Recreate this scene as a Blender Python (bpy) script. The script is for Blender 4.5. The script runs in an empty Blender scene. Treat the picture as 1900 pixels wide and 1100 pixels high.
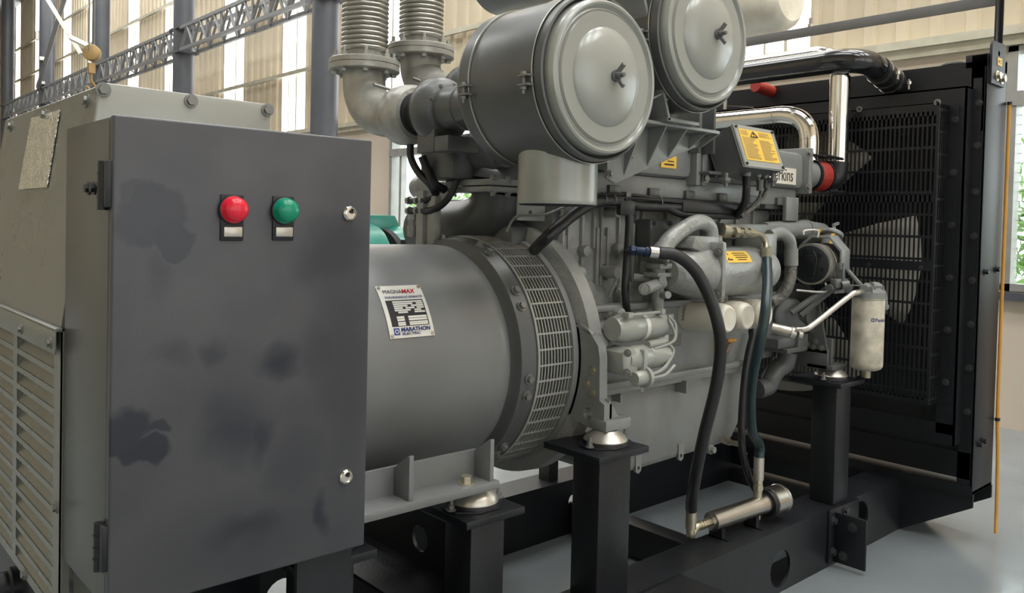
import bpy, bmesh, math, random
from mathutils import Vector, Matrix
random.seed(7)
C = bpy.context.scene.collection
PI = math.pi
V = Vector

# ------------------------------------------------------------------ materials
def new_mat(name):
    m = bpy.data.materials.new(name); m.use_nodes = True
    return m, m.node_tree, m.node_tree.nodes['Principled BSDF']

def mat(name, col, rough=0.5, metal=0.0, var=0.12, vscale=6.0, bump=0.0, bscale=40.0, coat=0.0, rvar=0.0, spec=0.5):
    m, t, b = new_mat(name); L = t.links.new
    tc = t.nodes.new('ShaderNodeTexCoord')
    n = t.nodes.new('ShaderNodeTexNoise'); n.inputs['Scale'].default_value = vscale; n.inputs['Detail'].default_value = 5
    L(tc.outputs['Object'], n.inputs['Vector'])
    mx = t.nodes.new('ShaderNodeMix'); mx.data_type = 'RGBA'
    mx.inputs['A'].default_value = (*[c*(1-var) for c in col], 1); mx.inputs['B'].default_value = (*[min(1, c*(1+var)) for c in col], 1)
    mr = t.nodes.new('ShaderNodeMapRange'); mr.inputs['From Min'].default_value = 0.3; mr.inputs['From Max'].default_value = 0.7
    L(n.outputs['Fac'], mr.inputs['Value']); L(mr.outputs['Result'], mx.inputs['Factor'])
    L(mx.outputs['Result'], b.inputs['Base Color'])
    b.inputs['Metallic'].default_value = metal
    b.inputs['Specular IOR Level'].default_value = spec
    if rvar:
        r = t.nodes.new('ShaderNodeMapRange'); r.inputs['To Min'].default_value = max(0.02, rough-rvar); r.inputs['To Max'].default_value = rough+rvar
        r.inputs['From Min'].default_value = 0.3; r.inputs['From Max'].default_value = 0.7
        L(n.outputs['Fac'], r.inputs['Value']); L(r.outputs['Result'], b.inputs['Roughness'])
    else:
        b.inputs['Roughness'].default_value = rough
    if coat: b.inputs['Coat Weight'].default_value = coat; b.inputs['Coat Roughness'].default_value = 0.15
    if bump:
        n2 = t.nodes.new('ShaderNodeTexNoise'); n2.inputs['Scale'].default_value = bscale; n2.inputs['Detail'].default_value = 3
        L(tc.outputs['Object'], n2.inputs['Vector'])
        bp = t.nodes.new('ShaderNodeBump'); bp.inputs['Strength'].default_value = bump; bp.inputs['Distance'].default_value = 0.01
        L(n2.outputs['Fac'], bp.inputs['Height']); L(bp.outputs['Normal'], b.inputs['Normal'])
    return m

def emit(name, col, s):
    m = bpy.data.materials.new(name); m.use_nodes = True; t = m.node_tree
    t.nodes.clear(); e = t.nodes.new('ShaderNodeEmission'); o = t.nodes.new('ShaderNodeOutputMaterial')
    e.inputs['Color'].default_value = (*col, 1); e.inputs['Strength'].default_value = s
    t.links.new(e.outputs[0], o.inputs[0]); return m

def glass(name, tint=(0.95, 0.98, 0.97)):
    m = bpy.data.materials.new(name); m.use_nodes = True; t = m.node_tree; t.nodes.clear()
    a = t.nodes.new('ShaderNodeBsdfTransparent'); a.inputs[0].default_value = (*tint, 1)
    g = t.nodes.new('ShaderNodeBsdfGlossy'); g.inputs['Roughness'].default_value = 0.03
    mx = t.nodes.new('ShaderNodeMixShader'); mx.inputs[0].default_value = 0.06
    o = t.nodes.new('ShaderNodeOutputMaterial')
    t.links.new(a.outputs[0], mx.inputs[1]); t.links.new(g.outputs[0], mx.inputs[2]); t.links.new(mx.outputs[0], o.inputs[0]); return m

def stained(name, base, stain, blobs, rough=0.42, streak=0.0):
    """painted sheet metal with darker patches of fixed shape: blobs = (x, y, z, rx, ry, rz, edge, amount)"""
    m, t, b = new_mat(name); L = t.links.new
    tc = t.nodes.new('ShaderNodeTexCoord')
    n = t.nodes.new('ShaderNodeTexNoise'); n.inputs['Scale'].default_value = 9; n.inputs['Detail'].default_value = 6
    L(tc.outputs['Object'], n.inputs['Vector'])
    off = t.nodes.new('ShaderNodeVectorMath'); off.operation = 'MULTIPLY_ADD'
    L(n.outputs['Color'], off.inputs[0]); off.inputs[1].default_value = (0.12, 0.12, 0.12)
    L(tc.outputs['Object'], off.inputs[2])
    acc = None
    for (x, y, z, rx, ry, rz, edge, amt) in blobs:
        s = t.nodes.new('ShaderNodeVectorMath'); s.operation = 'SUBTRACT'; L(off.outputs[0], s.inputs[0]); s.inputs[1].default_value = (x+.06, y+.06, z+.06)
        d = t.nodes.new('ShaderNodeVectorMath'); d.operation = 'DIVIDE'; L(s.outputs[0], d.inputs[0]); d.inputs[1].default_value = (rx, ry, rz)
        l = t.nodes.new('ShaderNodeVectorMath'); l.operation = 'LENGTH'; L(d.outputs[0], l.inputs[0])
        r = t.nodes.new('ShaderNodeMapRange'); r.interpolation_type = 'SMOOTHSTEP'
        r.inputs['From Min'].default_value = 1-edge; r.inputs['From Max'].default_value = 1+edge*.6
        r.inputs['To Min'].default_value = amt; r.inputs['To Max'].default_value = 0
        L(l.outputs['Value'], r.inputs['Value'])
        if acc is None: acc = r.outputs['Result']
        else:
            mm = t.nodes.new('ShaderNodeMath'); mm.operation = 'MAXIMUM'; L(acc, mm.inputs[0]); L(r.outputs['Result'], mm.inputs[1]); acc = mm.outputs[0]
    n3 = t.nodes.new('ShaderNodeTexNoise'); n3.inputs['Scale'].default_value = 3.2; n3.inputs['Detail'].default_value = 4
    L(tc.outputs['Object'], n3.inputs['Vector'])
    r3 = t.nodes.new('ShaderNodeMapRange'); r3.inputs['From Min'].default_value = .42; r3.inputs['From Max'].default_value = .72; r3.inputs['To Max'].default_value = .55
    L(n3.outputs['Fac'], r3.inputs['Value'])
    if acc is None: acc = r3.outputs['Result']
    else:
        mm = t.nodes.new('ShaderNodeMath'); mm.operation = 'MAXIMUM'; L(acc, mm.inputs[0]); L(r3.outputs['Result'], mm.inputs[1]); acc = mm.outputs[0]
    mx = t.nodes.new('ShaderNodeMix'); mx.data_type = 'RGBA'
    mx.inputs['A'].default_value = (*base, 1); mx.inputs['B'].default_value = (*stain, 1)
    L(acc, mx.inputs['Factor']); L(mx.outputs['Result'], b.inputs['Base Color'])
    rr = t.nodes.new('ShaderNodeMapRange'); rr.inputs['To Min'].default_value = rough; rr.inputs['To Max'].default_value = rough-.1
    L(acc, rr.inputs['Value']); L(rr.outputs['Result'], b.inputs['Roughness'])
    n4 = t.nodes.new('ShaderNodeTexNoise'); n4.inputs['Scale'].default_value = 260
    L(tc.outputs['Object'], n4.inputs['Vector'])
    bp = t.nodes.new('ShaderNodeBump'); bp.inputs['Strength'].default_value = 0.12; bp.inputs['Distance'].default_value = 0.003
    L(n4.outputs['Fac'], bp.inputs['Height']); L(bp.outputs['Normal'], b.inputs['Normal'])
    return m

M = {}
M['paint'] = mat('engine_grey_paint', (0.222, 0.230, 0.222), 0.33, 0, .10, 7, .12, 60, coat=.15)
M['cast'] = mat('cast_grey_paint', (0.285, 0.292, 0.275), 0.30, 0, .14, 9, .45, 45, coat=.2)
M['alt'] = mat('alternator_grey_paint', (0.185, 0.190, 0.190), 0.34, .15, .10, 3, .03, 120, rvar=.06)
M['hood'] = stained('dusty_hood_paint', (0.185, 0.19, 0.165), (0.155, 0.168, 0.145), [], .30)
M['lid'] = mat('air_cleaner_lid_paint', (0.33, 0.338, 0.31), 0.27, .1, .05, 4, .02, 200, coat=.2)
M['cleaner'] = mat('air_cleaner_body_paint', (0.098, 0.103, 0.102), 0.36, .1, .14, 4, .03, 150)
M['edge'] = mat('bare_metal_edge', (0.55, 0.55, 0.50), 0.3, .7)
M['black'] = mat('black_satin_paint', (0.007, 0.008, 0.011), 0.42, 0, .15, 6, .06, 120)
M['frame'] = mat('frame_black_paint', (0.008, 0.009, 0.012), 0.45, 0, .25, 8, .1, 90)
M['dark'] = mat('dark_recess', (0.01, 0.011, 0.012), 0.7)  # near-black: shade inside gaps put into the colour, plus some black parts
M['chrome'] = mat('polished_steel', (0.72, 0.69, 0.64), 0.09, 1.0, .05, 5)
M['steel'] = mat('brushed_steel', (0.55, 0.52, 0.48), 0.27, 1.0, .1, 12, .05, 80)
M['alu'] = mat('cast_aluminium', (0.58, 0.55, 0.49), 0.36, .85, .1, 9, .1, 60)
M['exhaust'] = mat('silver_exhaust_paint', (0.36, 0.355, 0.325), 0.40, .35, .22, 10, .3, 50)
M['bellows'] = mat('steel_bellows', (0.42, 0.41, 0.37), 0.30, .8, .1, 14)
M['rubber'] = mat('black_rubber', (0.014, 0.014, 0.016), 0.42, 0, .2, 20)
M['tealhose'] = mat('dark_green_hose', (0.012, 0.03, 0.034), 0.35, 0, .2, 20)
M['braid'] = mat('braided_sleeve', (0.16, 0.155, 0.14), 0.45, .5, .3, 60, .5, 120)
M['white'] = mat('white_filter_paint', (0.72, 0.68, 0.58), 0.35, 0, .05, 6, coat=.2)
M['dirtywhite'] = mat('stained_filter_paint', (0.50, 0.46, 0.37), 0.45, 0, .38, 14)
M['yellow'] = mat('yellow_label', (0.80, 0.50, 0.07), 0.45, 0, .06)
M['ink'] = mat('black_ink', (0.012, 0.012, 0.014), 0.5)
M['redink'] = mat('red_ink', (0.65, 0.03, 0.05), 0.5)
M['blueink'] = mat('blue_ink', (0.03, 0.06, 0.25), 0.5)
M['plate'] = mat('label_plate', (0.72, 0.71, 0.66), 0.32, .2, .05)
M['red'] = mat('red_silicone', (0.36, 0.03, 0.02), 0.45, 0, .2, 20, .2, 60)
M['redlens'] = mat('red_button_plastic', (0.72, 0.015, 0.04), 0.25, 0, .04)
M['greenlens'] = mat('green_button_plastic', (0.0, 0.24, 0.14), 0.25, 0, .04)
M['zinc'] = mat('zinc_bolt', (0.55, 0.50, 0.38), 0.32, .85, .15, 20)
M['brass'] = mat('brass_fitting', (0.34, 0.315, 0.24), 0.35, .8, .2, 20)
M['blueal'] = mat('blue_anodised', (0.010, 0.022, 0.055), 0.3, .5)
M['darkbolt'] = mat('black_bolt', (0.05, 0.052, 0.055), 0.35, .3)
M['bolt'] = mat('painted_bolt', (0.20, 0.20, 0.185), 0.35, .3)
M['blade'] = mat('pale_fan_plastic', (0.30, 0.285, 0.235), 0.5)
M['floor'] = mat('grey_epoxy_floor', (0.19, 0.212, 0.22), 0.17, 0, .12, 1.2, .10, 9, rvar=.05)
M['plaster'] = mat('beige_plaster', (0.60, 0.51, 0.41), 0.8, 0, .04, 2)
M['clad'] = mat('beige_cladding', (0.58, 0.50, 0.365), 0.45, 0, .08, 1.5)
M['column'] = mat('column_blue_grey', (0.075, 0.080, 0.093), 0.38, 0, .12, 2)
M['truss'] = mat('truss_grey', (0.20, 0.205, 0.21), 0.45, .3, .1)
M['trim'] = mat('aluminium_trim', (0.55, 0.52, 0.42), 0.45, .3)
M['wframe'] = mat('window_frame_grey', (0.33, 0.33, 0.31), 0.4, .3)
M['foil'] = mat('insulation_foil', (0.90, 0.84, 0.72), 0.36, .25, .15, 5, .9, 7)
M['darkdrum'] = mat('dark_grey_drum', (0.16, 0.16, 0.16), 0.4, .3)
M['teal'] = mat('teal_machine_paint', (0.02, 0.19, 0.15), 0.3, 0, .1, 3, coat=.3)
M['redwrap'] = mat('red_wrapped', (0.32, 0.03, 0.04), 0.25, 0, .4, 9, .8, 12, coat=.5)
M['orange'] = mat('orange_cord', (0.62, 0.30, 0.05), 0.5)
M['gold'] = mat('dull_gold_paint', (0.33, 0.22, 0.09), 0.45, .3, .2)
M['leaf'] = mat('leaf_green', (0.16, 0.33, 0.07), 0.5, 0, .45, 3)
M['bark'] = mat('bark', (0.16, 0.11, 0.07), 0.8)
M['ground'] = mat('pale_paving', (0.62, 0.60, 0.55), 0.8)
M['ceil'] = mat('ceiling_sheet', (0.40, 0.41, 0.42), 0.6)
M['sky'] = emit('skylight_diffuser', (1.0, 1.0, 0.985), 13.0)
M['band'] = emit('daylit_front_glazing', (0.98, 1.0, 0.99), 2.2)
M['lband'] = emit('daylit_left_glazing', (0.85, 1.0, 0.92), 1.0)
M['strip'] = emit('daylit_translucent_sheet', (1.0, 0.99, 0.96), 4.0)
M['glass'] = glass('window_glass')

# ------------------------------------------------------------------ mesh builder
def basis(d):
    d = V(d).normalized()
    u = V((0, 0, 1)) if abs(d.z) < .9 else V((1, 0, 0))
    x = u.cross(d).normalized(); y = d.cross(x).normalized()
    return x, y, d

class MB:
    def __init__(s): s.bm = bmesh.new(); s.extra = []
    def _add(s, bm2):
        me = bpy.data.meshes.new('tmp'); bm2.to_mesh(me); bm2.free(); s.bm.from_mesh(me); bpy.data.meshes.remove(me); return s
    def box(s, x0, x1, y0, y1, z0, z1, bev=0.0, seg=2):
        b = bmesh.new(); bmesh.ops.create_cube(b, size=1)
        for v in b.verts:
            v.co = V((x0+(v.co.x+.5)*(x1-x0), y0+(v.co.y+.5)*(y1-y0), z0+(v.co.z+.5)*(z1-z0)))
        if bev: bmesh.ops.bevel(b, geom=b.edges[:], offset=bev, segments=seg, profile=.5, affect='EDGES', clamp_overlap=True)
        return s._add(b)
    def obox(s, o, ax, ay, az, bev=0.0):
        """box from corner o with edge vectors"""
        b = bmesh.new(); bmesh.ops.create_cube(b, size=1); o, ax, ay, az = V(o), V(ax), V(ay), V(az)
        for v in b.verts: v.co = o+ax*(v.co.x+.5)+ay*(v.co.y+.5)+az*(v.co.z+.5)
        if bev: bmesh.ops.bevel(b, geom=b.edges[:], offset=bev, segments=2, profile=.5, affect='EDGES', clamp_overlap=True)
        return s._add(b)
    def lathe(s, o, d, prof, seg=32, a0=0.0, a1=2*PI):
        x, y, z = basis(d); o = V(o); b = bmesh.new(); full = abs(a1-a0-2*PI) < 1e-6
        n = seg if full else seg+1
        rings = []
        for t, r in prof:
            if r < 1e-6: rings.append([b.verts.new(o+z*t)])
            else: rings.append([b.verts.new(o+z*t+(x*math.cos(a0+(a1-a0)*k/seg)+y*math.sin(a0+(a1-a0)*k/seg))*r) for k in range(n)])
        for A, B in zip(rings, rings[1:]):
            m = seg if not (len(A) == 1 and len(B) == 1) else 0
            for k in range(m):
                k2 = (k+1) % n
                if len(A) == 1: b.faces.new((A[0], B[k], B[k2]))
                elif len(B) == 1: b.faces.new((A[k], B[0], A[k2]))
                else: b.faces.new((A[k], B[k], B[k2], A[k2]))
        return s._add(b)
    def cyl(s, p0, p1, r0, r1=None, seg=24, bev=0.0):
        p0, p1 = V(p0), V(p1); r1 = r0 if r1 is None else r1; L = (p1-p0).length
        if bev: pr = [(0, 0), (0, r0-bev), (bev*.3, r0-bev*.3), (bev, r0), (L-bev, r1), (L-bev*.3, r1-bev*.3), (L, r1-bev), (L, 0)]
        else: pr = [(0, 0), (0, r0), (L, r1), (L, 0)]
        return s.lathe(p0, p1-p0, pr, seg)
    def ring(s, o, d, r0, r1, t0, t1, seg=48):
        return s.lathe(o, d, [(t0, r0), (t0, r1), (t1, r1), (t1, r0), (t0, r0)], seg)
    def tube(s, pts, r, seg=12, sub=6, smooth=True, cap=True):
        P = [V(p) for p in pts]; n = len(P)
        R = list(r) if hasattr(r, '__len__') else [r]*n
        if smooth and n > 2:
            Q, RR = [], []
            for i in range(n-1):
                a = P[i-1] if i else P[0]*2-P[1]; d = P[i+2] if i+2 < n else P[-1]*2-P[-2]; b_, c = P[i], P[i+1]
                for k in range(sub):
                    t = k/sub
                    Q.append(.5*((2*b_)+(c-a)*t+(2*a-5*b_+4*c-d)*t*t+(3*b_-a-3*c+d)*t**3)); RR.append(R[i]+(R[i+1]-R[i])*t)
            Q.append(P[-1]); RR.append(R[-1]); P, R = Q, RR; n = len(P)
        b = bmesh.new(); rings = []; x = None
        for i in range(n):
            t = (P[min(i+1, n-1)]-P[max(i-1, 0)]).normalized()
            if x is None: x = basis(t)[0]
            else:
                x = x-t*x.dot(t); x = x.normalized() if x.length > 1e-6 else basis(t)[0]
            y = t.cross(x)
            rings.append([b.verts.new(P[i]+(x*math.cos(2*PI*k/seg)+y*math.sin(2*PI*k/seg))*R[i]) for k in range(seg)])
        for A, B in zip(rings, rings[1:]):
            for k in range(seg): b.faces.new((A[k], B[k], B[(k+1) % seg], A[(k+1) % seg]))
        if cap: b.faces.new(rings[0]); b.faces.new(rings[-1])
        return s._add(b)
    def prism(s, pts, vec, bev=0.0):
        b = bmesh.new(); vec = V(vec); A = [b.verts.new(V(p)) for p in pts]; B = [b.verts.new(V(p)+vec) for p in pts]
        b.faces.new(A); b.faces.new(B); n = len(A)
        for k in range(n): b.faces.new((A[k], A[(k+1) % n], B[(k+1) % n], B[k]))
        bmesh.ops.recalc_face_normals(b, faces=b.faces[:])
        if bev: bmesh.ops.bevel(b, geom=b.edges[:], offset=bev, segments=2, profile=.5, affect='EDGES', clamp_overlap=True)
        return s._add(b)
    def holeplate(s, pts, vec, holes, seg=20):
        """plate with round holes: outer loop pts, holes = [(centre, radius)], all in one plane"""
        b = bmesh.new(); vec = V(vec); n = vec.normalized(); x, y, _ = basis(n)
        loops = [[V(p) for p in pts]]+[[V(c)+(x*math.cos(2*PI*k/seg)+y*math.sin(2*PI*k/seg))*r for k in range(seg)] for c, r in holes]
        es = []; first = []
        for lp in loops:
            vs = [b.verts.new(p) for p in lp]; first.append(vs)
            es += [b.edges.new((vs[k], vs[(k+1) % len(vs)])) for k in range(len(vs))]
        bmesh.ops.triangle_fill(b, use_beauty=True, use_dissolve=False, edges=es, normal=n)
        base = b.faces[:]; r = bmesh.ops.duplicate(b, geom=b.verts[:]+b.edges[:]+base)
        mp = r['vert_map']
        for vs in first:
            for k in range(len(vs)):
                a, c = vs[k], vs[(k+1) % len(vs)]; b.faces.new((a, c, mp[c], mp[a]))
        for vs in first:
            for v in vs: mp[v].co += vec
        bmesh.ops.recalc_face_normals(b, faces=b.faces[:])
        return s._add(b)
    def bolt(s, p, n, r=.012, h=.01, washer=True, stud=0.0):
        p, n = V(p), V(n).normalized(); q = MB(); s.extra.append(q)
        if washer: q.cyl(p-n*.001, p+n*.003, r*1.45, seg=16)
        q.cyl(p, p+n*(h+.003), r, seg=6)
        if stud: q.cyl(p, p+n*(h+stud), r*.55, seg=10)
        return s
    def ball(s, c, r, seg=16):
        b = bmesh.new(); bmesh.ops.create_uvsphere(b, u_segments=seg, v_segments=seg//2+2, radius=1)
        rr = r if hasattr(r, '__len__') else (r, r, r)
        for v in b.verts: v.co = V(c)+V((v.co.x*rr[0], v.co.y*rr[1], v.co.z*rr[2]))
        return s._add(b)
    def poly(s, pts):
        s.bm.faces.new([s.bm.verts.new(V(p)) for p in pts]); return s
    def build(s, name, m, parent=None, label=None, ang=35, base=None, recalc=True):
        for q in s.extra: r_ = q.build(name if not len(s.bm.verts) else 'bolt', m, parent)
        if not len(s.bm.verts): return r_
        if recalc: bmesh.ops.recalc_face_normals(s.bm, faces=s.bm.faces[:])
        off = V((0, 0, 0))
        if parent is not None:
            p = parent
            while p.parent is not None: p = p.parent
            off = p.location
        elif base is not None: off = V(base)
        for v in s.bm.verts: v.co -= off
        me = bpy.data.meshes.new(name); s.bm.to_mesh(me); s.bm.free()
        for f in me.polygons: f.use_smooth = True
        try: me.set_sharp_from_angle(angle=math.radians(ang))
        except Exception: pass
        me.materials.append(m if not isinstance(m, str) else M[m])
        o = bpy.data.objects.new(name, me); C.objects.link(o)
        if parent is not None: o.parent = parent
        elif base is not None: o.location = base
        if label: o['label'] = label
        return o

def thing(name, label, cat, loc, group=None):
    o = bpy.data.objects.new(name, None); C.objects.link(o); o.location = loc; o.empty_display_size = .1
    o['label'] = label; o['category'] = cat
    if group: o['group'] = group
    return o
def tag(o, label, cat, group=None):
    o['label'] = label; o['category'] = cat
    if group: o['group'] = group
    return o
def struct(o): o['kind'] = 'structure'; return o
def copy_tree(o, parent=None):
    c = o.copy(); C.objects.link(c)
    if parent is not None: c.parent = parent
    for ch in list(o.children): copy_tree(ch, c)
    return c

def text(name, body, o, right, up, size, m, parent, align='LEFT', ext=.0006, sx=1.0, bend=None, shear=0.0, bold=0.0):
    cu = bpy.data.curves.new('t', 'FONT'); cu.body = body; cu.size = size; cu.extrude = ext; cu.align_x = align; cu.shear = shear; cu.offset = bold
    cu.resolution_u = 3
    ob = bpy.data.objects.new('t', cu); me = bpy.data.meshes.new_from_object(ob)
    bpy.data.objects.remove(ob); bpy.data.curves.remove(cu)
    o, r, u = V(o), V(right).normalized(), V(up).normalized(); n = r.cross(u)
    p = parent
    while p.parent is not None: p = p.parent
    for v in me.vertices:
        if bend: v.co = V(bend(v.co.x*sx, v.co.y, v.co.z))-p.location
        else: v.co = o+r*(v.co.x*sx)+u*v.co.y+n*v.co.z-p.location
    me.name = name; me.materials.append(M[m])
    t = bpy.data.objects.new(name, me); C.objects.link(t); t.parent = parent
    return t

YC = 2.34      # centre line of the set
# ================================================================== BUILDING
def wallbox(name, m, *b): return struct(MB().box(*b).build(name, m))
wallbox('floor', 'floor', -7, 7.3, -8.2, 40, -.12, 0)
wallbox('ceiling', 'ceil', -7.2, 7.5, -8.4, 40.2, 9.6, 9.75)
XW = 7.2
# plaster lower wall with two window openings
WIN = [(8.2, 10.86, 1.06, 2.98), (-1.4, 2.24, 1.08, 2.98)]
mb = MB()
mb.box(XW, XW+.2, 10.86, 40, 0, 3.06); mb.box(XW, XW+.2, 2.24, 8.2, 0, 3.06); mb.box(XW, XW+.2, -8, -1.4, 0, 3.06)
for y0, y1, z0, z1 in WIN:
    mb.box(XW, XW+.2, y0, y1, 0, z0); mb.box(XW, XW+.2, y0, y1, z1, 3.06)
struct(mb.build('wall_back', 'plaster'))
# ribbed cladding above, interrupted by translucent strips
STR = [(3.93, 4.65), (7.5, 8.35), (10.55, 11.55), (13.7, 14.66), (16.34, 17.37), (20.25, 20.95), (22.75, 23.76), (26.6, 27.5), (29.3, 30.4), (33.2, 34.3), (36.5, 37.5)]
def ribbed(y0, y1, z0, z1, x, pitch=.28):
    m = MB(); pts = []; y = y0
    while y < y1-.02:
        e = min(y+pitch, y1)
        for f, d in ((0, 0), (.36, 0), (.44, -.035), (.72, -.035), (.80, 0)): pts.append((y+(e-y)*f, d))
        y = e
    pts.append((y1, 0))
    vs0 = [m.bm.verts.new((x+d, yy, z0)) for yy, d in pts]; vs1 = [m.bm.verts.new((x+d, yy, z1)) for yy, d in pts]
    for k in range(len(pts)-1): m.bm.faces.new((vs0[k], vs0[k+1], vs1[k+1], vs1[k]))
    return m
edges = [-8.0]+[v for s in STR for v in s]+[40.0]
m = MB()
for k in range(0, len(edges), 2):
    r = ribbed(edges[k], edges[k+1], 3.06, 9.6, XW+.03); me = bpy.data.meshes.new('x'); r.bm.to_mesh(me); m.bm.from_mesh(me); r.bm.free()
    m.box(XW+.07, XW+.12, edges[k], edges[k+1], 3.06, 9.6)
struct(m.build('wall_back', 'clad', ang=20))
n = 1
for y0, y1 in STR:
    w = struct(MB().box(XW+.05, XW+.08, y0, y1, 3.06, 9.6).build('window_%d' % n, 'strip')); n += 1
    f = MB()
    f.box(XW+.0, XW+.05, y0+(y1-y0)*.30, y0+(y1-y0)*.30+.035, 3.06, 9.6)
    f.box(XW+.0, XW+.05, y0+(y1-y0)*.62, y0+(y1-y0)*.62+.02, 3.06, 9.6)
    f.build('frame', 'trim', w)
# girts and the trim between plaster and cladding
k = 1
m = MB(); m.box(XW-.10, XW+.03, -8, 40, 3.06, 3.13); m.box(XW-.06, XW+.02, -8, 40, 2.985, 3.06); struct(m.build('trim_1', 'trim'))
for i, z in enumerate((4.15, 5.35, 6.55, 7.75)):
    struct(MB().box(XW-.10, XW-.04, -8, 40, z, z+.07).build('trim_%d' % (i+2), 'trim'))
for y0, y1, z0, z1 in WIN:
    f = MB(); w = .07
    f.box(XW-.02, XW+.12, y0, y0+w, z0, z1); f.box(XW-.02, XW+.12, y1-w, y1, z0, z1); f.box(XW-.02, XW+.12, y0, y1, z1-w*.6, z1); f.box(XW-.02, XW+.12, y0, y1, z0, z0+w*.8)
    f.box(XW-.03, XW+.10, y0, y1, 2.52, 2.63)
    ys = [y1-.28, (y0+y1)/2] if y0 > 5 else [(y0+y1)/2-.3]
    for yy in ys: f.box(XW, XW+.1, yy-.03, yy+.03, z0, 2.52)
    w_ = struct(f.build('window_%d' % n, 'wframe')); n += 1
    MB().box(XW+.05, XW+.056, y0+.02, y1-.02, z0+.02, z1-.02).build('pane', 'glass', w_)
    if y0 < 0:
        g = MB()
        yy = y0+.1
        while yy < y1-.1: g.box(XW+.10, XW+.104, yy, yy+.005, z0+.06, 2.52); yy += .075
        zz = z0+.1
        while zz < 2.5: g.box(XW+.10, XW+.104, y0, y1, zz, zz+.005); zz += .075
        g.build('wire_screen', 'wframe', w_)
    MB().box(XW-.08, XW+.02, y0-.05, y1+.05, z0-.07, z0-.01).build('sill', 'column', w_)
# the rest of the hall: left end wall, front wall with its glazing, rooflights
wallbox('wall_left', 'clad', -7.2, -7.0, -8.2, 40, 0, 9.6)
wallbox('wall_far', 'clad', -7.2, 7.4, 40, 40.2, 0, 9.6)
wallbox('wall_front', 'plaster', -7.2, 7.4, -8.4, -8.2, 0, 9.6)
for i, (x0, x1, z0, z1) in enumerate([(-6.0, -2.2, .9, 5.2), (-1.6, 2.2, .9, 5.2), (2.8, 6.6, .9, 5.2)]):
    w = struct(MB().box(x0, x1, -8.19, -8.17, z0, z1).build('window_%d' % n, 'band')); n += 1
    f = MB()
    for q in range(5): xx = x0+(x1-x0)*q/4; f.box(xx-.04, xx+.04, -8.2, -8.12, z0, z1)
    for zz in (z0, 2.6, 3.9, z1): f.box(x0, x1, -8.2, -8.12, zz-.04, zz+.04)
    f.build('frame', 'wframe', w)
for i, (y0, y1) in enumerate([(-1.5, 2.2), (11.6, 13.2)]):
    w = struct(MB().box(-6.99, -6.97, y0, y1, 1.0, 4.2).build('window_%d' % n, 'lband')); n += 1
    f = MB()
    for q in range(4): yy = y0+(y1-y0)*q/3; f.box(-7, -6.93, yy-.05, yy+.05, 1.0, 4.2)
    f.build('frame', 'wframe', w)
for x in (.4, 3.6, 6.2):  # the row nearest the back wall is added to brighten the cladding
    for y0, y1 in ((-6.5, -2.5), (-1, 3), (4.5, 8.5), (10.5, 14.5), (17, 21), (24, 28)):
        struct(MB().box(x-.6, x+.6, y0, y1, 9.54, 9.58).build('window_%d' % n, 'sky')); n += 1
# outside
struct(MB().box(7.5, 40, -30, 60, -.3, -.15).build('floor', 'ground'))

# columns
colY = [11.15, 16.85, 22.43, 27.85, 33.3]
clab = ['thick dark blue-grey steel column just left of the exhaust bellows', 'dark round column at left end of the nearest lattice truss',
        'dark round column behind the hanging pulley block', 'dark round column with small white fittings, left of the crossed braces', 'dark round column farthest left at the photo edge']
for i, y in enumerate(colY):
    c = thing('steel_column', clab[i], 'column', (6.2, y, 0), 'round steel columns along the back wall')
    MB().cyl((6.2, y, 0), (6.2, y, 9.5), .205, seg=28).build('shaft', 'column', c)
    MB().box(5.992, 6.408, y-.26, y+.26, 0, .03).build('base_plate', 'column', c)
    b = MB()
    for z in (4.78, 5.25): b.box(5.992, 6.408, y-.26, y+.26, z-.02, z+.02)
    b.build('truss_seat', 'column', c)
    if i == 3:
        b = MB(); b.box(5.95, 6.1, y-.255, y-.1, 6.05, 6.15); b.box(5.95, 6.1, y-.25, y-.1, 5.35, 5.43); b.cyl((6.0, y+.18, 6.7), (6.0, y+.18, 6.95), .075); b.cyl((6.02, y+.05, 6.95), (6.02, y+.25, 6.95), .04); b.build('wall_fitting', 'plate', c)
tl = ['nearest lattice truss running right from the second column to the bellows', 'lattice truss between the pulley column and the column right of it',
      'small lattice truss under the crossed braces', 'farthest short lattice truss at the left photo edge']
for i in range(4):
    ya, yb = colY[i]+.27, colY[i+1]-.27
    t = thing('lattice_truss', tl[i], 'truss', (6.2, ya, 4.78), 'lattice trusses between the columns')
    c = MB()
    for x in (6.04, 6.36):
        for z in (4.80, 5.23): c.box(x-.03, x+.03, ya, yb, z-.03, z+.03)
    c.build('chord', 'truss', t)
    w = MB(); nb = 8; dy = (yb-ya)/nb
    for x in (6.04, 6.36):
        for k in range(nb):
            y0 = ya+k*dy
            w.tube([(x, y0, 4.8), (x, y0+dy/2, 5.23)], .028, 6, smooth=False); w.tube([(x, y0+dy/2, 5.23), (x, y0+dy, 4.8)], .028, 6, smooth=False)
            w.tube([(x, y0, 4.8), (x, y0, 5.23)], .018, 6, smooth=False)
    for k in range(nb):
        y0 = ya+k*dy; w.tube([(6.04, y0, 4.8), (6.36, y0+dy, 4.8)], .018, 6, smooth=False); w.tube([(6.04, y0, 5.23), (6.36, y0+dy, 5.23)], .018, 6, smooth=False)
    w.build('web_bars', 'truss', t)
t = thing('cross_brace', 'crossed pale steel braces between columns, above the far truss', 'brace', (6.2, 25, 5.2))
MB().tube([(5.935, 27.7, 5.25), (5.935, 22.6, 8.9)], .06, 6, smooth=False).build('brace_bar', 'truss', t)
MB().tube([(5.82, 27.5, 8.3), (5.82, 22.7, 5.5)], .06, 6, smooth=False).build('brace_bar', 'trim', t)
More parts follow.
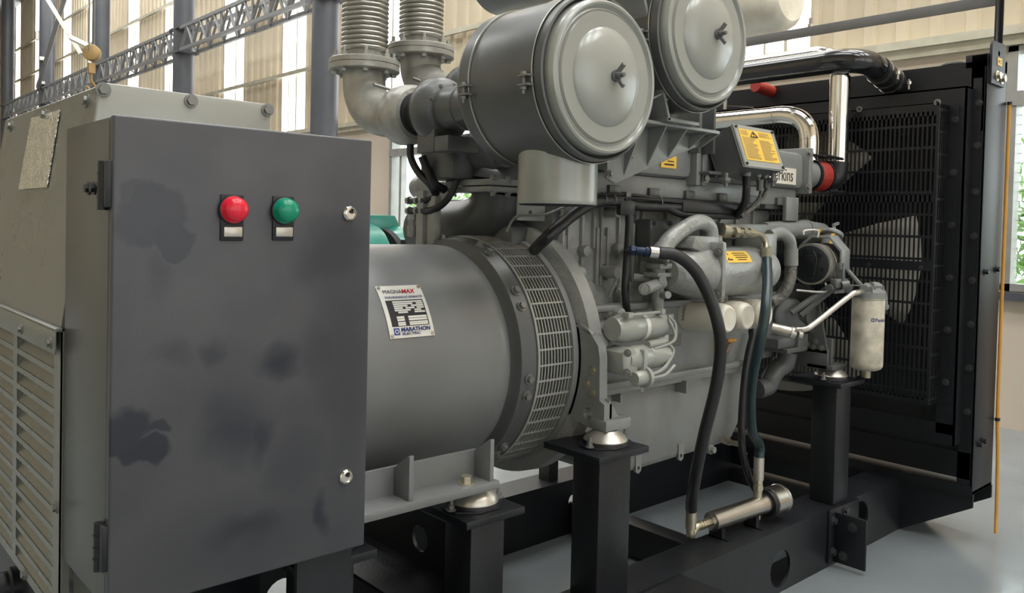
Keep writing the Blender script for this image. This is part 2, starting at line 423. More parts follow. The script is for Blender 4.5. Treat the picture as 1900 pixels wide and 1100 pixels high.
# pulley block
P0 = V((4.0, 15.0, 4.2))
t = thing('pulley_block', 'round dull-gold hoist pulley block with hook hanging at upper left', 'pulley', P0)
MB().cyl(P0+V((-.03, -.07, 0)), P0+V((.05, .09, 0)), .135, seg=36, bev=.02).build('sheave_cover', 'gold', t)
m = MB(); m.box(3.95, 4.05, 14.95, 15.05, 3.86, 4.03); m.tube([(4, 15, 3.88), (4, 15, 3.74), (4.06, 15, 3.64), (4.0, 15, 3.57), (3.93, 15, 3.64)], .025, 8); m.build('hook', 'gold', t)
m = MB()
for a in (-.12, .12): m.tube([(4+a*.6, 15+a, 4.2), (4+a*.6, 15+a, 9.6)], .012, 6, smooth=False)
m.build('wire_rope', 'darkdrum', t)
m = MB(); m.tube([(4.0, 15.05, 4.3), (4.0, 16.2, 4.62)], .05, 8, smooth=False); m.build('spreader_arm', 'plate', t)

# trees and shrubs outside
def bush(name, label, c, r, nleaf, tr=True, seed=1):
    rnd = random.Random(seed); t = thing(name, label, 'tree', (c[0], c[1], -.15))
    m = MB()
    for _ in range(nleaf):
        d = V((rnd.gauss(0, 1), rnd.gauss(0, 1), rnd.gauss(0, 1))).normalized()*(rnd.random()**.4)
        p = V(c)+V((d.x*r[0], d.y*r[1], d.z*r[2])); a = V((rnd.gauss(0, 1), rnd.gauss(0, 1), rnd.gauss(0, 1))).normalized(); b = a.orthogonal().normalized(); s = .05+.06*rnd.random()
        m.poly([p, p+a*s+b*s*.4, p+a*s*2.2, p+a*s-b*s*.4])
    m.build('foliage', 'leaf', t, recalc=False)
    m = MB(); m.tube([(c[0], c[1], -.15), (c[0]+.05, c[1], c[2]*.5), (c[0], c[1]+.05, c[2])], [.07, .05, .02], 8); m.build('trunk', 'bark', t)
bush('shrub', 'green shrub seen through the right-hand window, behind the wire screen', (9.6, 2.6, 1.55), (.9, 1.5, .85), 1500, seed=3)
bush('shrub', 'low green bush at the far right edge outside the right-hand window', (10.0, -.8, 1.3), (.8, 1.3, .9), 900, seed=5)
bush('tree', 'small green tree seen through the window behind the exhaust elbow', (10.6, 13.6, 1.6), (.8, 1.5, 1.0), 1400, seed=9)

# teal machine and red machine in the background
t = thing('teal_generator', 'teal painted machine with round end covers behind the grey alternator', 'machine', (4.0, 6.0, 0))
m = MB(); m.cyl((3.3, 6.1, 1.0), (3.86, 6.0, 1.02), .47, seg=48, bev=.06); m.build('end_cover', 'teal', t)
m = MB(); m.cyl((3.92, 6.0, 1.02), (4.16, 5.98, 1.02), .45, seg=48, bev=.12); m.build('end_cover', 'teal', t)
m = MB(); m.cyl((3.86, 6.0, 1.02), (3.92, 6.0, 1.02), .43, seg=40); m.box(3.84, 3.94, 5.55, 5.62, 1.2, 1.36); m.build('clamp_ring', 'dark', t)
m = MB(); m.prism([(3.6, 6.0, 1.42), (4.12, 6.0, 1.42), (4.04, 6.0, 1.56), (3.6, 6.0, 1.56)], (0, .5, 0), .01); m.build('terminal_box', 'teal', t)
m = MB(); m.box(3.2, 4.3, 5.6, 6.5, 0, .58, .02); m.build('pedestal', 'black', t)
t = thing('wrapped_engine', 'red machine under clear plastic wrap at the left photo edge', 'machine', (2.4, 14.2, 0))
m = MB(); m.box(1.6, 2.52, 13.6, 15, .5, 1.9, .1); m.build('body', 'redwrap', t)
m = MB(); m.box(1.7, 2.45, 13.7, 14.9, 1.9, 2.45, .12); m.build('hood_cover', 'redwrap', t)
m = MB(); m.box(1.6, 2.6, 13.6, 15, 0, .5); m.build('skid', 'black', t)

# silver duct and drum above
t = thing('insulated_duct', 'crinkled silver foil-wrapped exhaust duct at the top right of the second air cleaner', 'duct', (5.0, 3.2, 2.85))
m = MB(); m.lathe((5.0, 2.86, 3.06), (0, 1, 0), [(0, 0), (0, .17), (.03, .21), (.10, .235), (.42, .24), (.43, .25), (.47, .25), (.48, .24), (1.25, .24), (1.25, 0)], 36); m.build('foil_jacket', 'foil', t)
m = MB(); m.cyl((5.0, 3.05, 3.2), (5.0, 3.05, 9.6), .15, seg=24); m.build('riser_pipe', 'foil', t)
m = MB(); m.lathe((5.0, 3.28, 3.06), (0, 1, 0), [(-.006, .239), (-.006, .256), (.006, .256), (.006, .239)], 36); m.build('seam_band', 'darkdrum', t)
t = thing('exhaust_silencer', 'dark grey drum silencer cut by the top edge above the first air cleaner', 'silencer', (5.0, 5.3, 3.4))
m = MB(); m.lathe((5.0, 4.75, 3.78), (0, 1, 0), [(0, 0), (0, .25), (.08, .34), (1.1, .34), (1.2, .25), (1.2, 0)], 36); m.build('drum', 'darkdrum', t)
m = MB(); m.box(4.95, 5.05, 4.95, 5.0, 3.9, 9.6); m.box(4.95, 5.05, 5.6, 5.65, 3.9, 9.6); m.build('hanger_strap', 'truss', t)

# ================================================================== BASE FRAME
sk = thing('base_frame', 'black steel skid frame with box rails and square pedestals under the generator set', 'frame', (2.4, YC, 0))
def rail(y0, y1, holes):
    yo = y0 if y0 < YC else y1-.012
    m = MB()
    yo = y0; m.holeplate([(.3, yo, 0), (4.6, yo, 0), (4.6, yo, .265), (.3, yo, .265)], (0, .012, 0), [((x, yo, z), r) for x, z, r in holes])
    m.box(.3, 4.6, y0+.012, y1, .253, .265); m.box(.3, 4.6, y0+.012, y1, 0, .012)
    return m
rail(1.755, 1.92, [(3.127, .10, .078), (3.84, .15, .085), (1.2, .12, .078)]).build('rail', 'frame', sk)
rail(2.76, 2.925, [(2.93, .16, .03), (1.4, .12, .07)]).build('rail', 'frame', sk)
def pedestal(x0, x1, y0, y1, top):
    p = MB().box(x0, x1, y0, y1, .265, top-.022, .006).build('pedestal', 'frame', sk)
    o = .05 if y0 < YC else .04
    MB().box(x0-.05, x1+.04, y0-.042, y1+.09, top-.022, top, .003).build('cap_plate', 'black', p)
peds = [(.96, 1.085, .69), (1.459, 1.585, .69), (1.99, 2.148, .775), (3.58, 3.72, .83)]
for x0, x1, z in peds:
    pedestal(x0, x1, 1.76, 1.88, z); pedestal(x0, x1, 2.80, 2.92, z)
m = MB()
m.holeplate([(1.56, 1.89, .40), (1.56, 2.79, .40), (1.56, 2.79, .575), (1.56, 1.89, .575)], (.012, 0, 0), [((1.56, 2.14, .485), .042)]); m.box(1.36, 1.56, 1.89, 2.79, .39, .402); m.box(1.42, 1.44, 1.92, 2.76, .0, .39) if False else None
m.build('cross_member', 'frame', sk)
for x, z0_, z1_ in ((.42, .02, .20), (2.9, .02, .16), (4.3, .102, .262)):
    MB().box(x, x+.1, 1.92, 2.76, z0_, z1_, .004).build('cross_member', 'frame', sk)
MB().box(4.28, 4.5, 1.92, 2.76, 0, .072, .002).build('cross_plate', 'frame', sk)
# ribbed stops on the far rail
MB().box(2.80, 2.862, 2.80, 2.87, .265, .50).build('rail_post', 'frame', sk)
MB().box(1.95, 2.44, 1.30, 1.755, .012, .262, .004).build('lifting_pocket', 'frame', sk)
# outriggers under the radiator
for s in (1, -1):
    y = YC-.585*s; ye = YC-.925*s
    MB().prism([(4.28, y, .0), (4.28, y, .262), (4.28, ye, .262), (4.28, ye, .20)], (.012, 0, 0)).build('outrigger', 'frame', sk)
    MB().prism([(4.53, y, .0), (4.53, y, .262), (4.53, ye, .262), (4.53, ye, .20)], (.012, 0, 0)).build('outrigger', 'frame', sk)
# towing bracket on the near rail
tb = MB(); tb.box(3.52, 3.80, 1.742, 1.755, .02, .262, .004)
tb.box(3.565, 3.58, 1.60, 1.745, .02, .245, .005)
tb = tb.build('tow_bracket', 'black', sk)
m = MB()
for z in (.21, .07): m.bolt((3.55, 1.742, z), (0, -1, 0), .014, .012)
m.bolt((3.565, 1.66, .20), (-1, 0, 0), .016, .01); m.bolt((3.565, 1.70, .06), (-1, 0, 0), .014, .01); m.bolt((3.66, 1.742, .235), (0, -1, 0), .014, .012)
m.build('bolt', 'darkbolt', tb)

# ================================================================== CABINET
cx0, cx1, cy, cz0, cz1 = .464, 1.012, 1.60, .763, 1.682
cab = thing('control_cabinet', 'dark charcoal steel cabinet with smudged door and red and green lamps', 'cabinet', (.74, 1.6, 0))
co = V((.74, 1.6, 0))
def bl(p, rx, rz, edge, amt): return (p[0]-co.x, 0, p[2]-co.z, rx, .3, rz, edge, amt)
blobs = [bl((0.5368, 1.6000, 1.5020), .07, .06, .2, .75), bl((0.5771, 1.6000, 1.4619), .045, .05, .15, .8), bl((0.5030, 1.6000, 1.5160), .04, .05, .2, .6),
         bl((0.9197, 1.6000, 1.4292), .12, .10, .8, .8), bl((0.6591, 1.6000, 1.2275), .035, .03, .9, .8), bl((0.7972, 1.6000, 1.2017), .055, .035, .9, 1.0),
         bl((0.7056, 1.6000, 1.0811), .09, .08, .9, .85), bl((0.7578, 1.6000, 1.0622), .035, .07, .8, .9), bl((0.8919, 1.6000, 0.8528), .026, .055, .8, .95),
         bl((0.7320, 1.6000, 0.8603), .11, .05, .95, .8), bl((0.4983, 1.6000, 1.1013), .035, .045, .25, .95), bl((0.5326, 1.6000, 1.0552), .04, .03, .25, 1.0), bl((0.5418, 1.6000, 1.0998), .02, .014, .3, .9),
         bl((0.5431, 1.6000, 1.3906), .035, .06, .9, .6), bl((0.8974, 1.6000, 1.2299), .07, .1, .9, .6), bl((0.5749, 1.6000, 1.2453), .05, .03, .9, .5), bl((0.8382, 1.6000, 0.9807), .08, .10, .9, .5), bl((0.9509, 1.6000, 1.2257), .10, .42, .9, .55), bl((0.7557, 1.6000, 0.8379), .25, .12, .95, .45)]  # the last two broad blobs make the door darker at the right and bottom
doorm = stained('scuffed_door_paint', (0.070, 0.070, 0.077), (0.017, 0.020, 0.029), blobs, .40)
sidem = stained('scuffed_cabinet_paint', (0.085, 0.088, 0.08), (0.055, 0.06, 0.055), [], .33)
MB().box(cx0+.002, cx1-.004, cy+.024, 1.925, cz0+.004, cz1, .004).build('body', sidem, cab)
MB().box(cx0, cx1, cy, cy+.020, cz0, cz1+.002, .005, 3).build('door', doorm, cab)
dr = [o for o in C.objects if o.name.startswith('door') and o.parent == cab][0]
MB().box(cx0+.001, cx1-.003, cy+.018, cy+.026, cz0+.008, cz1-.006).build('door_seal', 'rubber', cab)
for z in (1.555, .885):
    h = MB(); h.cyl((cx0-.007, cy+.034, z-.045), (cx0-.007, cy+.034, z+.045), .009, seg=14); h.box(cx0-.010, cx0+.002, cy+.004, cy+.026, z-.04, z+.045, .002)
    for q in (-.022, 0, .022): h.cyl((cx0-.007, cy+.034, z+q-.001), (cx0-.007, cy+.034, z+q+.001), .0105, seg=14)
    h.build('hinge', 'black', cab)
for yy in (1.715, 1.752): MB().bolt((cx0+.002, yy, 1.552), (-1, 0, 0), .009, .006).build('screw', 'black', cab)
def lamp(p, m, lab, word):
    x, _, z = p
    b = MB(); b.box(x-.024, x+.024, cy-.004, cy+.001, z-.062, z+.03, .002); b = b.build('lamp_bezel', 'black', cab)
    l = MB(); l.lathe((x, cy-.004, z), (0, -1, 0), [(0, .027), (.008, .027), (.010, .0255), (.022, .024), (.028, .019), (.031, .010), (.032, 0)], 32); l.build('lamp_lens', m, b, lab)
    l = MB(); l.lathe((x, cy-.003, z), (0, -1, 0), [(0, .029), (.007, .029), (.008, .026)], 32); l.build('lamp_collar', 'black', b)
    l = MB(); l.box(x-.018, x+.02, cy-.0075, cy-.003, z-.054, z-.034, .0015); l = l.build('name_tag', 'alu', b)
lamp((0.6875, 1.6000, 1.5176), 'redlens', 'red lamp lens', '')
lamp((0.7976, 1.6000, 1.5187), 'greenlens', 'green lamp lens', '')
for p in ((0.9556, 1.6000, 1.5173), (0.9585, 1.6000, 0.9303)):
    x, _, z = p
    m = MB(); m.lathe((x, cy, z), (0, -1, 0), [(0, .0165), (.004, .0165), (.008, .0135), (.0085, .0115), (.005, .011), (.005, 0)], 24); k_ = m.build('lock', 'chrome', cab)
    m = MB(); m.obox((x, cy-.006, z), (.009, 0, .009), (0, .003, 0), (-.004, 0, .004)); m.obox((x, cy-.007, z), (.007, 0, 0), (0, .003, 0), (0, 0, .007)); m.build('lock_slot', 'dark', k_)
lg = MB(); lg.box(.86, .996, 1.63, 1.642, 0, cz0+.004); lg.box(.984, .996, 1.642, 1.72, 0, cz0+.004); lg.build('leg', 'frame', cab)
lg = MB(); lg.box(.49, .62, 1.63, 1.642, 0, cz0+.004); lg.box(.49, .502, 1.642, 1.72, 0, cz0+.004); lg.build('leg', 'frame', cab)

# ================================================================== ALTERNATOR HOOD (sloped rear enclosure)
hd = thing('alternator_hood', 'tall grey sloped sheet-metal enclosure with louvres left of the cabinet', 'enclosure', (.7, 2.4, 0))
hy0, hy1 = 1.932, 2.90; zl, zt = 1.255, 1.785; xl, xt = .462, .535
prof = [(xl+.034, .62), (xl+.034, zl), (xl+.004, zl), (xt, zt-.004), (xt+.006, zt), (.90, zt), (.918, zt-.018), (.918, .78), (.75, .62)]
MB().prism([(x, hy0+.02, z) for x, z in prof], (0, hy1-hy0-.02, 0)).build('shell', 'hood', hd)
m = MB(); m.prism([(xt-.001, hy0, zt), (xt+.006, hy0, zt+.003), (.912, hy0, zt), (.926, hy0, zt-.014), (.926, hy0, zt-.15), (xt-.02, hy0, zt-.15)], (0, .02, 0), .002); fl = m.build('cap_flange', 'lid', hd)
m = MB()
for p in ((0.5392, 1.9300, 1.7725), (0.7288, 1.9300, 1.7705), (0.9174, 1.9300, 1.7702)): m.bolt((p[0], hy0, p[2]), (0, -1, 0), .011, .007)
m.build('bolt', 'bolt', fl)
# louvred panel
def slant(y, z, out=0):
    f = (z-zl)/(zt-zl); return (xl+.004+(xt-xl-.004)*f-out, y, z)
lcol = [(1.985, 2.345), (2.385, 2.745)]; z0l = 1.195; pit = .0435; sl_ = .030; rows = 13
lp = MB(); ed = [hy0, 1.985, 2.345, 2.385, 2.745, hy1]
for q in (0, 2, 4): lp.box(xl, xl+.003, ed[q], ed[q+1], .62, zl-.004)
for ya, yb in lcol:
    lp.box(xl, xl+.003, ya, yb, z0l, zl-.004); lp.box(xl, xl+.003, ya, yb, .62, z0l-(rows-1)*pit-sl_)
    for r_ in range(rows-1): lp.box(xl, xl+.003, ya, yb, z0l-(r_+1)*pit, z0l-r_*pit-sl_)
lp.box(xl-.012, xl+.003, hy0, hy1, zl-.004, zl+.004, .002); lp.box(xl-.012, xl-.009, hy0, hy1, zl-.052, zl, .001); lp.box(xl, xl+.02, hy0, hy0+.003, .62, zl-.004)
lp = lp.build('louvre_panel', 'hood', hd)
for ya, yb in lcol:
    for r_ in range(rows):
        zt_ = z0l-r_*pit; zb_ = zt_-sl_; m = MB(); b = m.bm; N = 10; top = []; bot = []
        for q in range(N+1):
            f = q/N; dp = .024*min(1, f/.3)**.6
            top.append(b.verts.new((xl+.002+dp, ya+(yb-ya)*f, zt_+.002))); bot.append(b.verts.new((xl+.002, ya+(yb-ya)*f, zb_-.001)))
        for q in range(N): b.faces.new((top[q], top[q+1], bot[q+1], bot[q]))
        e = b.verts.new((xl+.002, yb, zt_+.002)); b.faces.new((top[N], e, bot[N]))
        m.build('louvre', 'hood', lp, ang=60)
m = MB()
for y, z in ((1.965, 1.225), (2.24, 1.225), (2.55, 1.225), (1.955, .87), (1.96, .64), (2.24, .63)): m.bolt((xl-.012 if z > 1.2 else xl, y, z), (-1, 0, 0), .009, .006)
m.build('bolt', 'bolt', lp)
m = MB()
for y in (2.02, 2.4, 2.80): m.bolt(slant(y, zt-.03), (-1, 0, .14), .011, .007)
m.build('bolt', 'bolt', hd)
w = MB(); w.prism([slant(2.243, zt-.030, .002), slant(2.535, zt-.027, .002), slant(2.555, 1.565, .002), slant(2.25, 1.565, .002)], (-.002, 0, 0)); w.build('viewing_window', mat('dimpled_glass', (0.85, 0.83, 0.74), .12, .9, .15, 20, 1.0, 110), hd, 'dimpled silvery viewing window')
MB().box(.50, .95, 1.98, 2.85, .12, .62, .01).build('bearing_box', 'black', hd)
m = MB(); m.lathe((.50, 2.50, .505), (-1, 0, 0), [(0, .05), (.02, .05), (.025, .042), (.06, .04), (.06, .03), (.02, .028), (.02, 0)], 28); m.build('cable_gland', 'black', hd)

# ================================================================== ALTERNATOR
al = thing('alternator', 'large grey cylindrical alternator with maker plate and slotted ring', 'alternator', (1.5, YC, .69))
ZC = 1.045; ax = (1, 0, 0); A0 = (0, YC, ZC)
MB().lathe(A0, ax, [(.93, 0), (.93, .36), (.945, .381), (1.735, .381), (1.765, .378), (1.785, .366), (1.80, .35), (1.80, 0)], 96).build('stator_body', 'alt', al)
MB().lathe(A0, ax, [(1.78, .355), (1.795, .372), (1.80, .392), (1.805, .40), (1.865, .408), (1.868, .40), (1.868, .33)], 96).build('end_ring', 'cleaner', al)
MB().lathe(A0, ax, [(1.86, .385), (2.03, .385), (2.03, .2)], 64).build('dark_interior', 'dark', al)  # near-black drum, the grille's shaded inside put into its colour
g = MB()
ncr = 11
for k in range(ncr+1):
    x = 1.870+(2.028-1.870)*k/ncr; w = .0042 if 0 < k < ncr else .009
    g.lathe(A0, ax, [(x-w/2, .409), (x-w/2, .414), (x+w/2, .414), (x+w/2, .409), (x-w/2, .409)], 96)
for k in range(50):
    a = 2*PI*k/50; d = V((0, math.cos(a), math.sin(a))); tt = V((0, -math.sin(a), math.cos(a)))
    g.obox(V((1.870, YC, ZC))+d*.4085, (.158, 0, 0), d*.006, tt*.006)
g.build('slotted_grille', 'lid', al)
MB().lathe(A0, ax, [(2.024, .38), (2.024, .421), (2.046, .423), (2.048, .41), (2.048, .3)], 96).build('coupling_flange', 'paint', al)
m = MB()
for aa in (62, 70, 36, 28, -6, -14, -45, -52, 100, 108):
    a = math.radians(aa); d = V((0, -math.cos(a), math.sin(a))); m.bolt(V((1.835, YC, ZC))+d*.404, d, .012, .012)
m.build('ring_bolt', 'bolt', al)
# feet
for s in (1, -1):
    yf, yb = YC-.60*s, YC-.50*s
    f = MB(); f.box(.70, 1.545, min(yf, yb), max(yf, yb), .752, .775, .003); f = f.build('foot_plate', 'alt', al)
    yi = YC-.518*s
    MB().box(.72, 1.525, min(yi, yi+.012*s), max(yi, yi+.012*s), .775, .850).build('foot_web', 'alt', f)
    for x in (.86, 1.238, 1.515):
        MB().prism([(x, yf+.01*s, .775), (x, yf+.01*s, .79), (x, YC-.590*s, .893), (x, YC-.583*s, .893), (x, yi, .848), (x, yi, .775)], (.014, 0, 0), .001).build('gusset', 'alt', f)
    m = MB()
    for x in (1.02, 1.455): m.bolt((x, YC-.56*s, .775), (0, 0, 1), .017, .018)
    m.build('bolt', 'zinc', f)
# maker plate bent on the body
RP = .3815
def cylp(u, v, out=0.0):   # u along X from plate left, v up along the arc from plate bottom
    a = math.radians(18.4)+v/RP; r = RP+out
    return (1.322+u, YC-math.cos(a)*r, ZC+math.sin(a)*r)
pw, ph = .158, RP*math.radians(25.4)
def bentbox(mb, u0, u1, v0, v1, out0, out1, nseg=6):
    for k in range(nseg):
        va, vb = v0+(v1-v0)*k/nseg, v0+(v1-v0)*(k+1)/nseg
        mb.poly([cylp(u0, va, out1), cylp(u1, va, out1), cylp(u1, vb, out1), cylp(u0, vb, out1)])
    mb.poly([cylp(u0, v0, out0), cylp(u1, v0, out0), cylp(u1, v0, out1), cylp(u0, v0, out1)]); mb.poly([cylp(u0, v1, out0), cylp(u1, v1, out0), cylp(u1, v1, out1), cylp(u0, v1, out1)])
    for u in (u0, u1):
        for k in range(nseg):
            va, vb = v0+(v1-v0)*k/nseg, v0+(v1-v0)*(k+1)/nseg
            mb.poly([cylp(u, va, out0), cylp(u, va, out1), cylp(u, vb, out1), cylp(u, vb, out0)])
m = MB(); bentbox(m, 0, pw, 0, ph, 0, .003); pl = m.build('maker_plate', 'plate', al, 'silver maker plate', ang=30)
m = MB(); bentbox(m, .014, .146, .034, .117, .003, .0036)
pk = m.build('data_field', 'ink', pl)
m = MB()
for r_ in range(6):
    v = .108-r_*.0068
    for u0, u1 in [[(.036, .142)], [(.036, .105), (.118, .142)], [(.036, .085), (.098, .142)], [(.036, .066), (.076, .108), (.116, .142)], [(.036, .092), (.106, .130)], [(.046, .080), (.104, .142)]][r_]:
        bentbox(m, u0, u1, v, v+.0052, .0036, .0042, 1)
for v in (.052, .060): bentbox(m, .036, .062, v-.002, v+.0045, .0036, .0042, 1); bentbox(m, .076, .142, v-.002, v+.0045, .0036, .0042, 1)
for v in (.037, .043): bentbox(m, .036, .062, v-.001, v+.0042, .0036, .0042, 1); bentbox(m, .076, .142, v-.001, v+.0042, .0036, .0042, 1)
m.build('blank_field', 'plate', pl)
def ptext(body, u, v, size, mt, sx=1.0, shear=0, bold=0): return text('lettering', body, (0, 0, 0), (1, 0, 0), (0, 0, 1), size, mt, pl, bend=lambda x, y, z: cylp(u+x, v+y, .0036+abs(z)), sx=sx, shear=shear, bold=bold)
ptext('MAGNA', .016, .140, .019, 'ink', .98); ptext('MAX', .082, .140, .020, 'redink', 1.05, .2, .0006)
ptext('SYNCHRONOUS AC GENERATOR', .016, .123, .0105, 'blueink', .84, 0, .0002)
ptext('MARATHON', .040, .0185, .0165, 'blueink', 1.12, .2, .0007); ptext('ELECTRIC', .042, .0085, .010, 'blueink', 1.5, .2, .0003)
m = MB(); bentbox(m, .016, .036, .009, .030, .003, .0038, 2); m.build('emblem', 'blueink', pl)
m = MB(); m.lathe(cylp(.026, .0195, .0036), V(cylp(.026, .0195, 1))-V(cylp(.026, .0195, 0)), [(0, .0045), (.001, .0045), (.001, .0066), (0, .0066)], 20); m.build('emblem_ring', 'plate', pl)
m = MB()
for u, v in ((.008, .008), (.150, .008), (.008, ph-.008), (.150, ph-.008)): m.bolt(cylp(u, v, .003), V(cylp(u, v, 1))-V(cylp(u, v, 0)), .0038, .002)
m.build('rivet', 'steel', pl)

# ================================================================== ENGINE
en = thing('diesel_engine', 'grey painted diesel engine in the middle with ribbed block and sump', 'engine', (2.8, YC, .57))
# flywheel housing
fh = MB(); fh.lathe((0, YC, ZC), ax, [(2.05, .2), (2.05, .43), (2.06, .468), (2.115, .472), (2.125, .46), (2.125, .1)], 72); fh.build('flywheel_housing', 'cast', en)
MB().box(2.085, 2.125, 2.10, 2.75, .95, 1.60, .01).build('gear_case', 'cleaner', en)
# cylinder block with ribs and plugs
bk = MB(); bk.box(2.125, 3.52, 2.085, 2.66, 1.20, 1.60, .012); bk = bk.build('cylinder_block', 'cast', en)
for x, w_, z0_, z1_ in (((2.1168, 2.0600, 1.4232)[0], .006, 1.30, 1.52), ((2.1445, 2.0600, 1.4232)[0], .007, 1.32, 1.50), ((2.2182, 2.0600, 1.4231)[0], .007, 1.36, 1.58), ((2.2795, 2.0600, 1.4231)[0], .006, 1.42, 1.59), ((2.3003, 2.0600, 1.4231)[0], .008, 1.28, 1.50), ((2.3213, 2.0600, 1.4230)[0], .006, 1.26, 1.59), ((2.3578, 2.0600, 1.4230)[0], .007, 1.30, 1.50), ((2.4230, 2.0600, 1.4229)[0], .007, 1.38, 1.59), ((2.5063, 2.0600, 1.4229)[0], .007, 1.28, 1.52), ((2.5259, 2.0600, 1.4229)[0], .006, 1.36, 1.59), ((2.5624, 2.0600, 1.4228)[0], .007, 1.3, 1.59), (2.72, .01, 1.25, 1.59), (2.85, .01, 1.25, 1.59), (2.97, .01, 1.25, 1.59), (3.10, .01, 1.25, 1.59), (3.22, .01, 1.25, 1.59), (3.36, .01, 1.25, 1.59)):
    MB().box(x-w_, x+w_, 2.070, 2.10, z0_, z1_, .004).build('casting_rib', 'cast', bk)
for p in ((2.1313, 2.0600, 1.4039), (2.3403, 2.0600, 1.4028)): MB().box(p[0]-.020, p[0]+.020, 2.078, 2.10, 1.36, 1.47, .006).build('casting_boss', 'cast', bk)
for p in ((2.2654, 2.0600, 1.2536), (2.4685, 2.0600, 1.2459)): MB().prism([(p[0]-.06, 2.10, 1.20), (p[0]-.06, 2.04, 1.20), (p[0]-.06, 2.05, 1.26), (p[0]-.06, 2.085, 1.30), (p[0]-.06, 2.10, 1.30)], (.13, 0, 0), .008).build('casting_boss', 'cast', bk)
for p, y0_, r_ in (((2.2222, 2.0500, 1.4117), 2.05, .021), ((2.4083, 2.0500, 1.4192), 2.05, .021), ((2.1420, 2.0200, 1.3345), 2.0, .023), ((2.3368, 2.0200, 1.3343), 2.0, .023), ((2.1500, 2.0300, 1.5551), 2.02, .019), ((2.3514, 2.0300, 1.5569), 2.02, .019)):
    MB().cyl((p[0], 2.10, p[2]), (p[0], y0_, p[2]), r_, seg=24, bev=.003).build('core_plug', 'cast', bk)
for p in ((2.1552, 2.0100, 1.2944), (2.3514, 2.0100, 1.2884)):
    m = MB(); m.tube([(p[0]-.03, 2.03, p[2]-.045), (p[0]-.012, 2.015, p[2]+.012), (p[0]+.004, 2.015, p[2]+.03), (p[0]+.014, 2.02, p[2]+.01), (p[0]+.012, 2.03, p[2]-.03)], .006, 8); m.bolt((p[0]+.016, 2.03, p[2]+.02), (0, -1, 0), .009, .012); m.build('lifting_eye', 'cast', bk)
# crankcase and its ledge
cc = MB(); cc.box(2.14, 3.45, 1.985, 2.69, .925, 1.205, .012); cc.box(2.16, 3.47, 1.955, 2.02, 1.198, 1.222, .006); cc = cc.build('crankcase', 'paint', en)
m = MB(); m.box(2.2, 3.22, 1.955, 2.0, .915, .938, .004); m.box(2.2, 3.22, 1.965, 2.0, .892, .914, .004); m.build('sump_flange', 'paint', cc)
p = (2.5226, 1.9850, 1.0213)
m = MB(); m.box((2.6272, 1.9850, 1.0122)[0], (2.7079, 1.9850, 1.0053)[0], 1.981, 1.986, 1.035, 1.085); m.build('blank_plate', 'darkdrum', cc)
m = MB(); m.box((2.5693, 1.9850, 1.0172)[0], (2.6272, 1.9850, 1.0122)[0], 1.982, 1.986, 1.035, 1.085); m.build('sticker', 'plate', cc)
m = MB(); m.box(2.60, 2.655, 1.982, 1.986, 1.115, 1.165); m.build('sticker', 'plate', cc)
# big plug
m = MB(); p = (2.2799, 1.9300, 1.1894); m.cyl((p[0], 2.03, p[2]), (p[0], 1.93, p[2]), .0225, seg=32, bev=.003); m.cyl((p[0]-.03, 2.04, p[2]), (p[0]-.004, 1.965, p[2]), .045, .025, seg=32); m.build('access_plug', 'cast', cc)
# oil pan
op = MB(); op.prism([(x, 2.0, z) for x, z in ((2.16, .90), (3.21, .905), (3.19, .66), (3.12, .575), (2.42, .565), (2.2, .62))], (0, .68, 0), .03); op = op.build('oil_pan', 'paint', en)
for p in ((2.4790, 2.0000, 0.5810), (2.7482, 2.0000, 0.5830)): MB().holeplate([(p[0]-.018, 1.995, p[2]+.05), (p[0]+.018, 1.995, p[2]+.05), (p[0]+.016, 1.995, p[2]-.012), (p[0], 1.995, p[2]-.022), (p[0]-.016, 1.995, p[2]-.012)], (0, .012, 0), [((p[0], 1.995, p[2]), .008)]).build('drain_lug', 'paint', op)
MB().box(2.70, 2.712, 1.945, 2.01, .85, .90).build('flange_tab', 'paint', op); MB().box(2.32, 2.335, 1.96, 2.01, .86, .89).build('flange_tab', 'paint', op)
m = MB(); p = (2.9244, 1.9900, 0.5848); m.cyl(p, V(p)+V((0, -.02, 0)), .020, seg=20); m.cyl(p, V(p)+V((0, -.035, 0)), .014, seg=6); m.build('drain_plug', 'paint', op)
m = MB(); m.cyl((3.1799, 2.0000, 0.5597), (3.0093, 1.9500, 0.6093), .012, seg=12); m.cyl((3.0412, 1.9600, 0.5999), (2.9697, 1.9400, 0.6223), .015, seg=8); m.tube([(3.1323, 1.9700, 0.5715), (3.1355, 1.9500, 0.5518), (3.1577, 1.9500, 0.5316)], .005, 6); m.build('drain_cock', 'brass', op)
# dipstick and warning tag
m = MB(); m.tube([(2.9458, 1.9700, 0.8849), (2.9664, 1.9600, 0.9568), (3.0033, 1.9500, 1.0230)], .009, 8); m.build('dipstick_tube', 'paint', cc)
m = MB(); m.tube([(2.9850, 1.9550, 0.9852), (3.0071, 1.9500, 1.0272)], .009, 8, smooth=False); m.build('dipstick_handle', 'red', cc)
m = MB(); m.tube([(2.9826, 1.9500, 1.0382), (3.0351, 1.9450, 1.0371)], .008, 8, smooth=False); m.build('dipstick_cap', 'orange', cc)
m = MB(); p = (2.9552, 1.9840, 1.0271); m.box(p[0]-.018, p[0]+.018, 1.979, 1.986, p[2]-.03, p[2]+.03); q = m.build('oil_label', 'yellow', cc)
m = MB(); m.ring((p[0], 1.979, p[2]), (0, -1, 0), .007, .011, 0, .001, 16); m.build('symbol', 'ink', q)

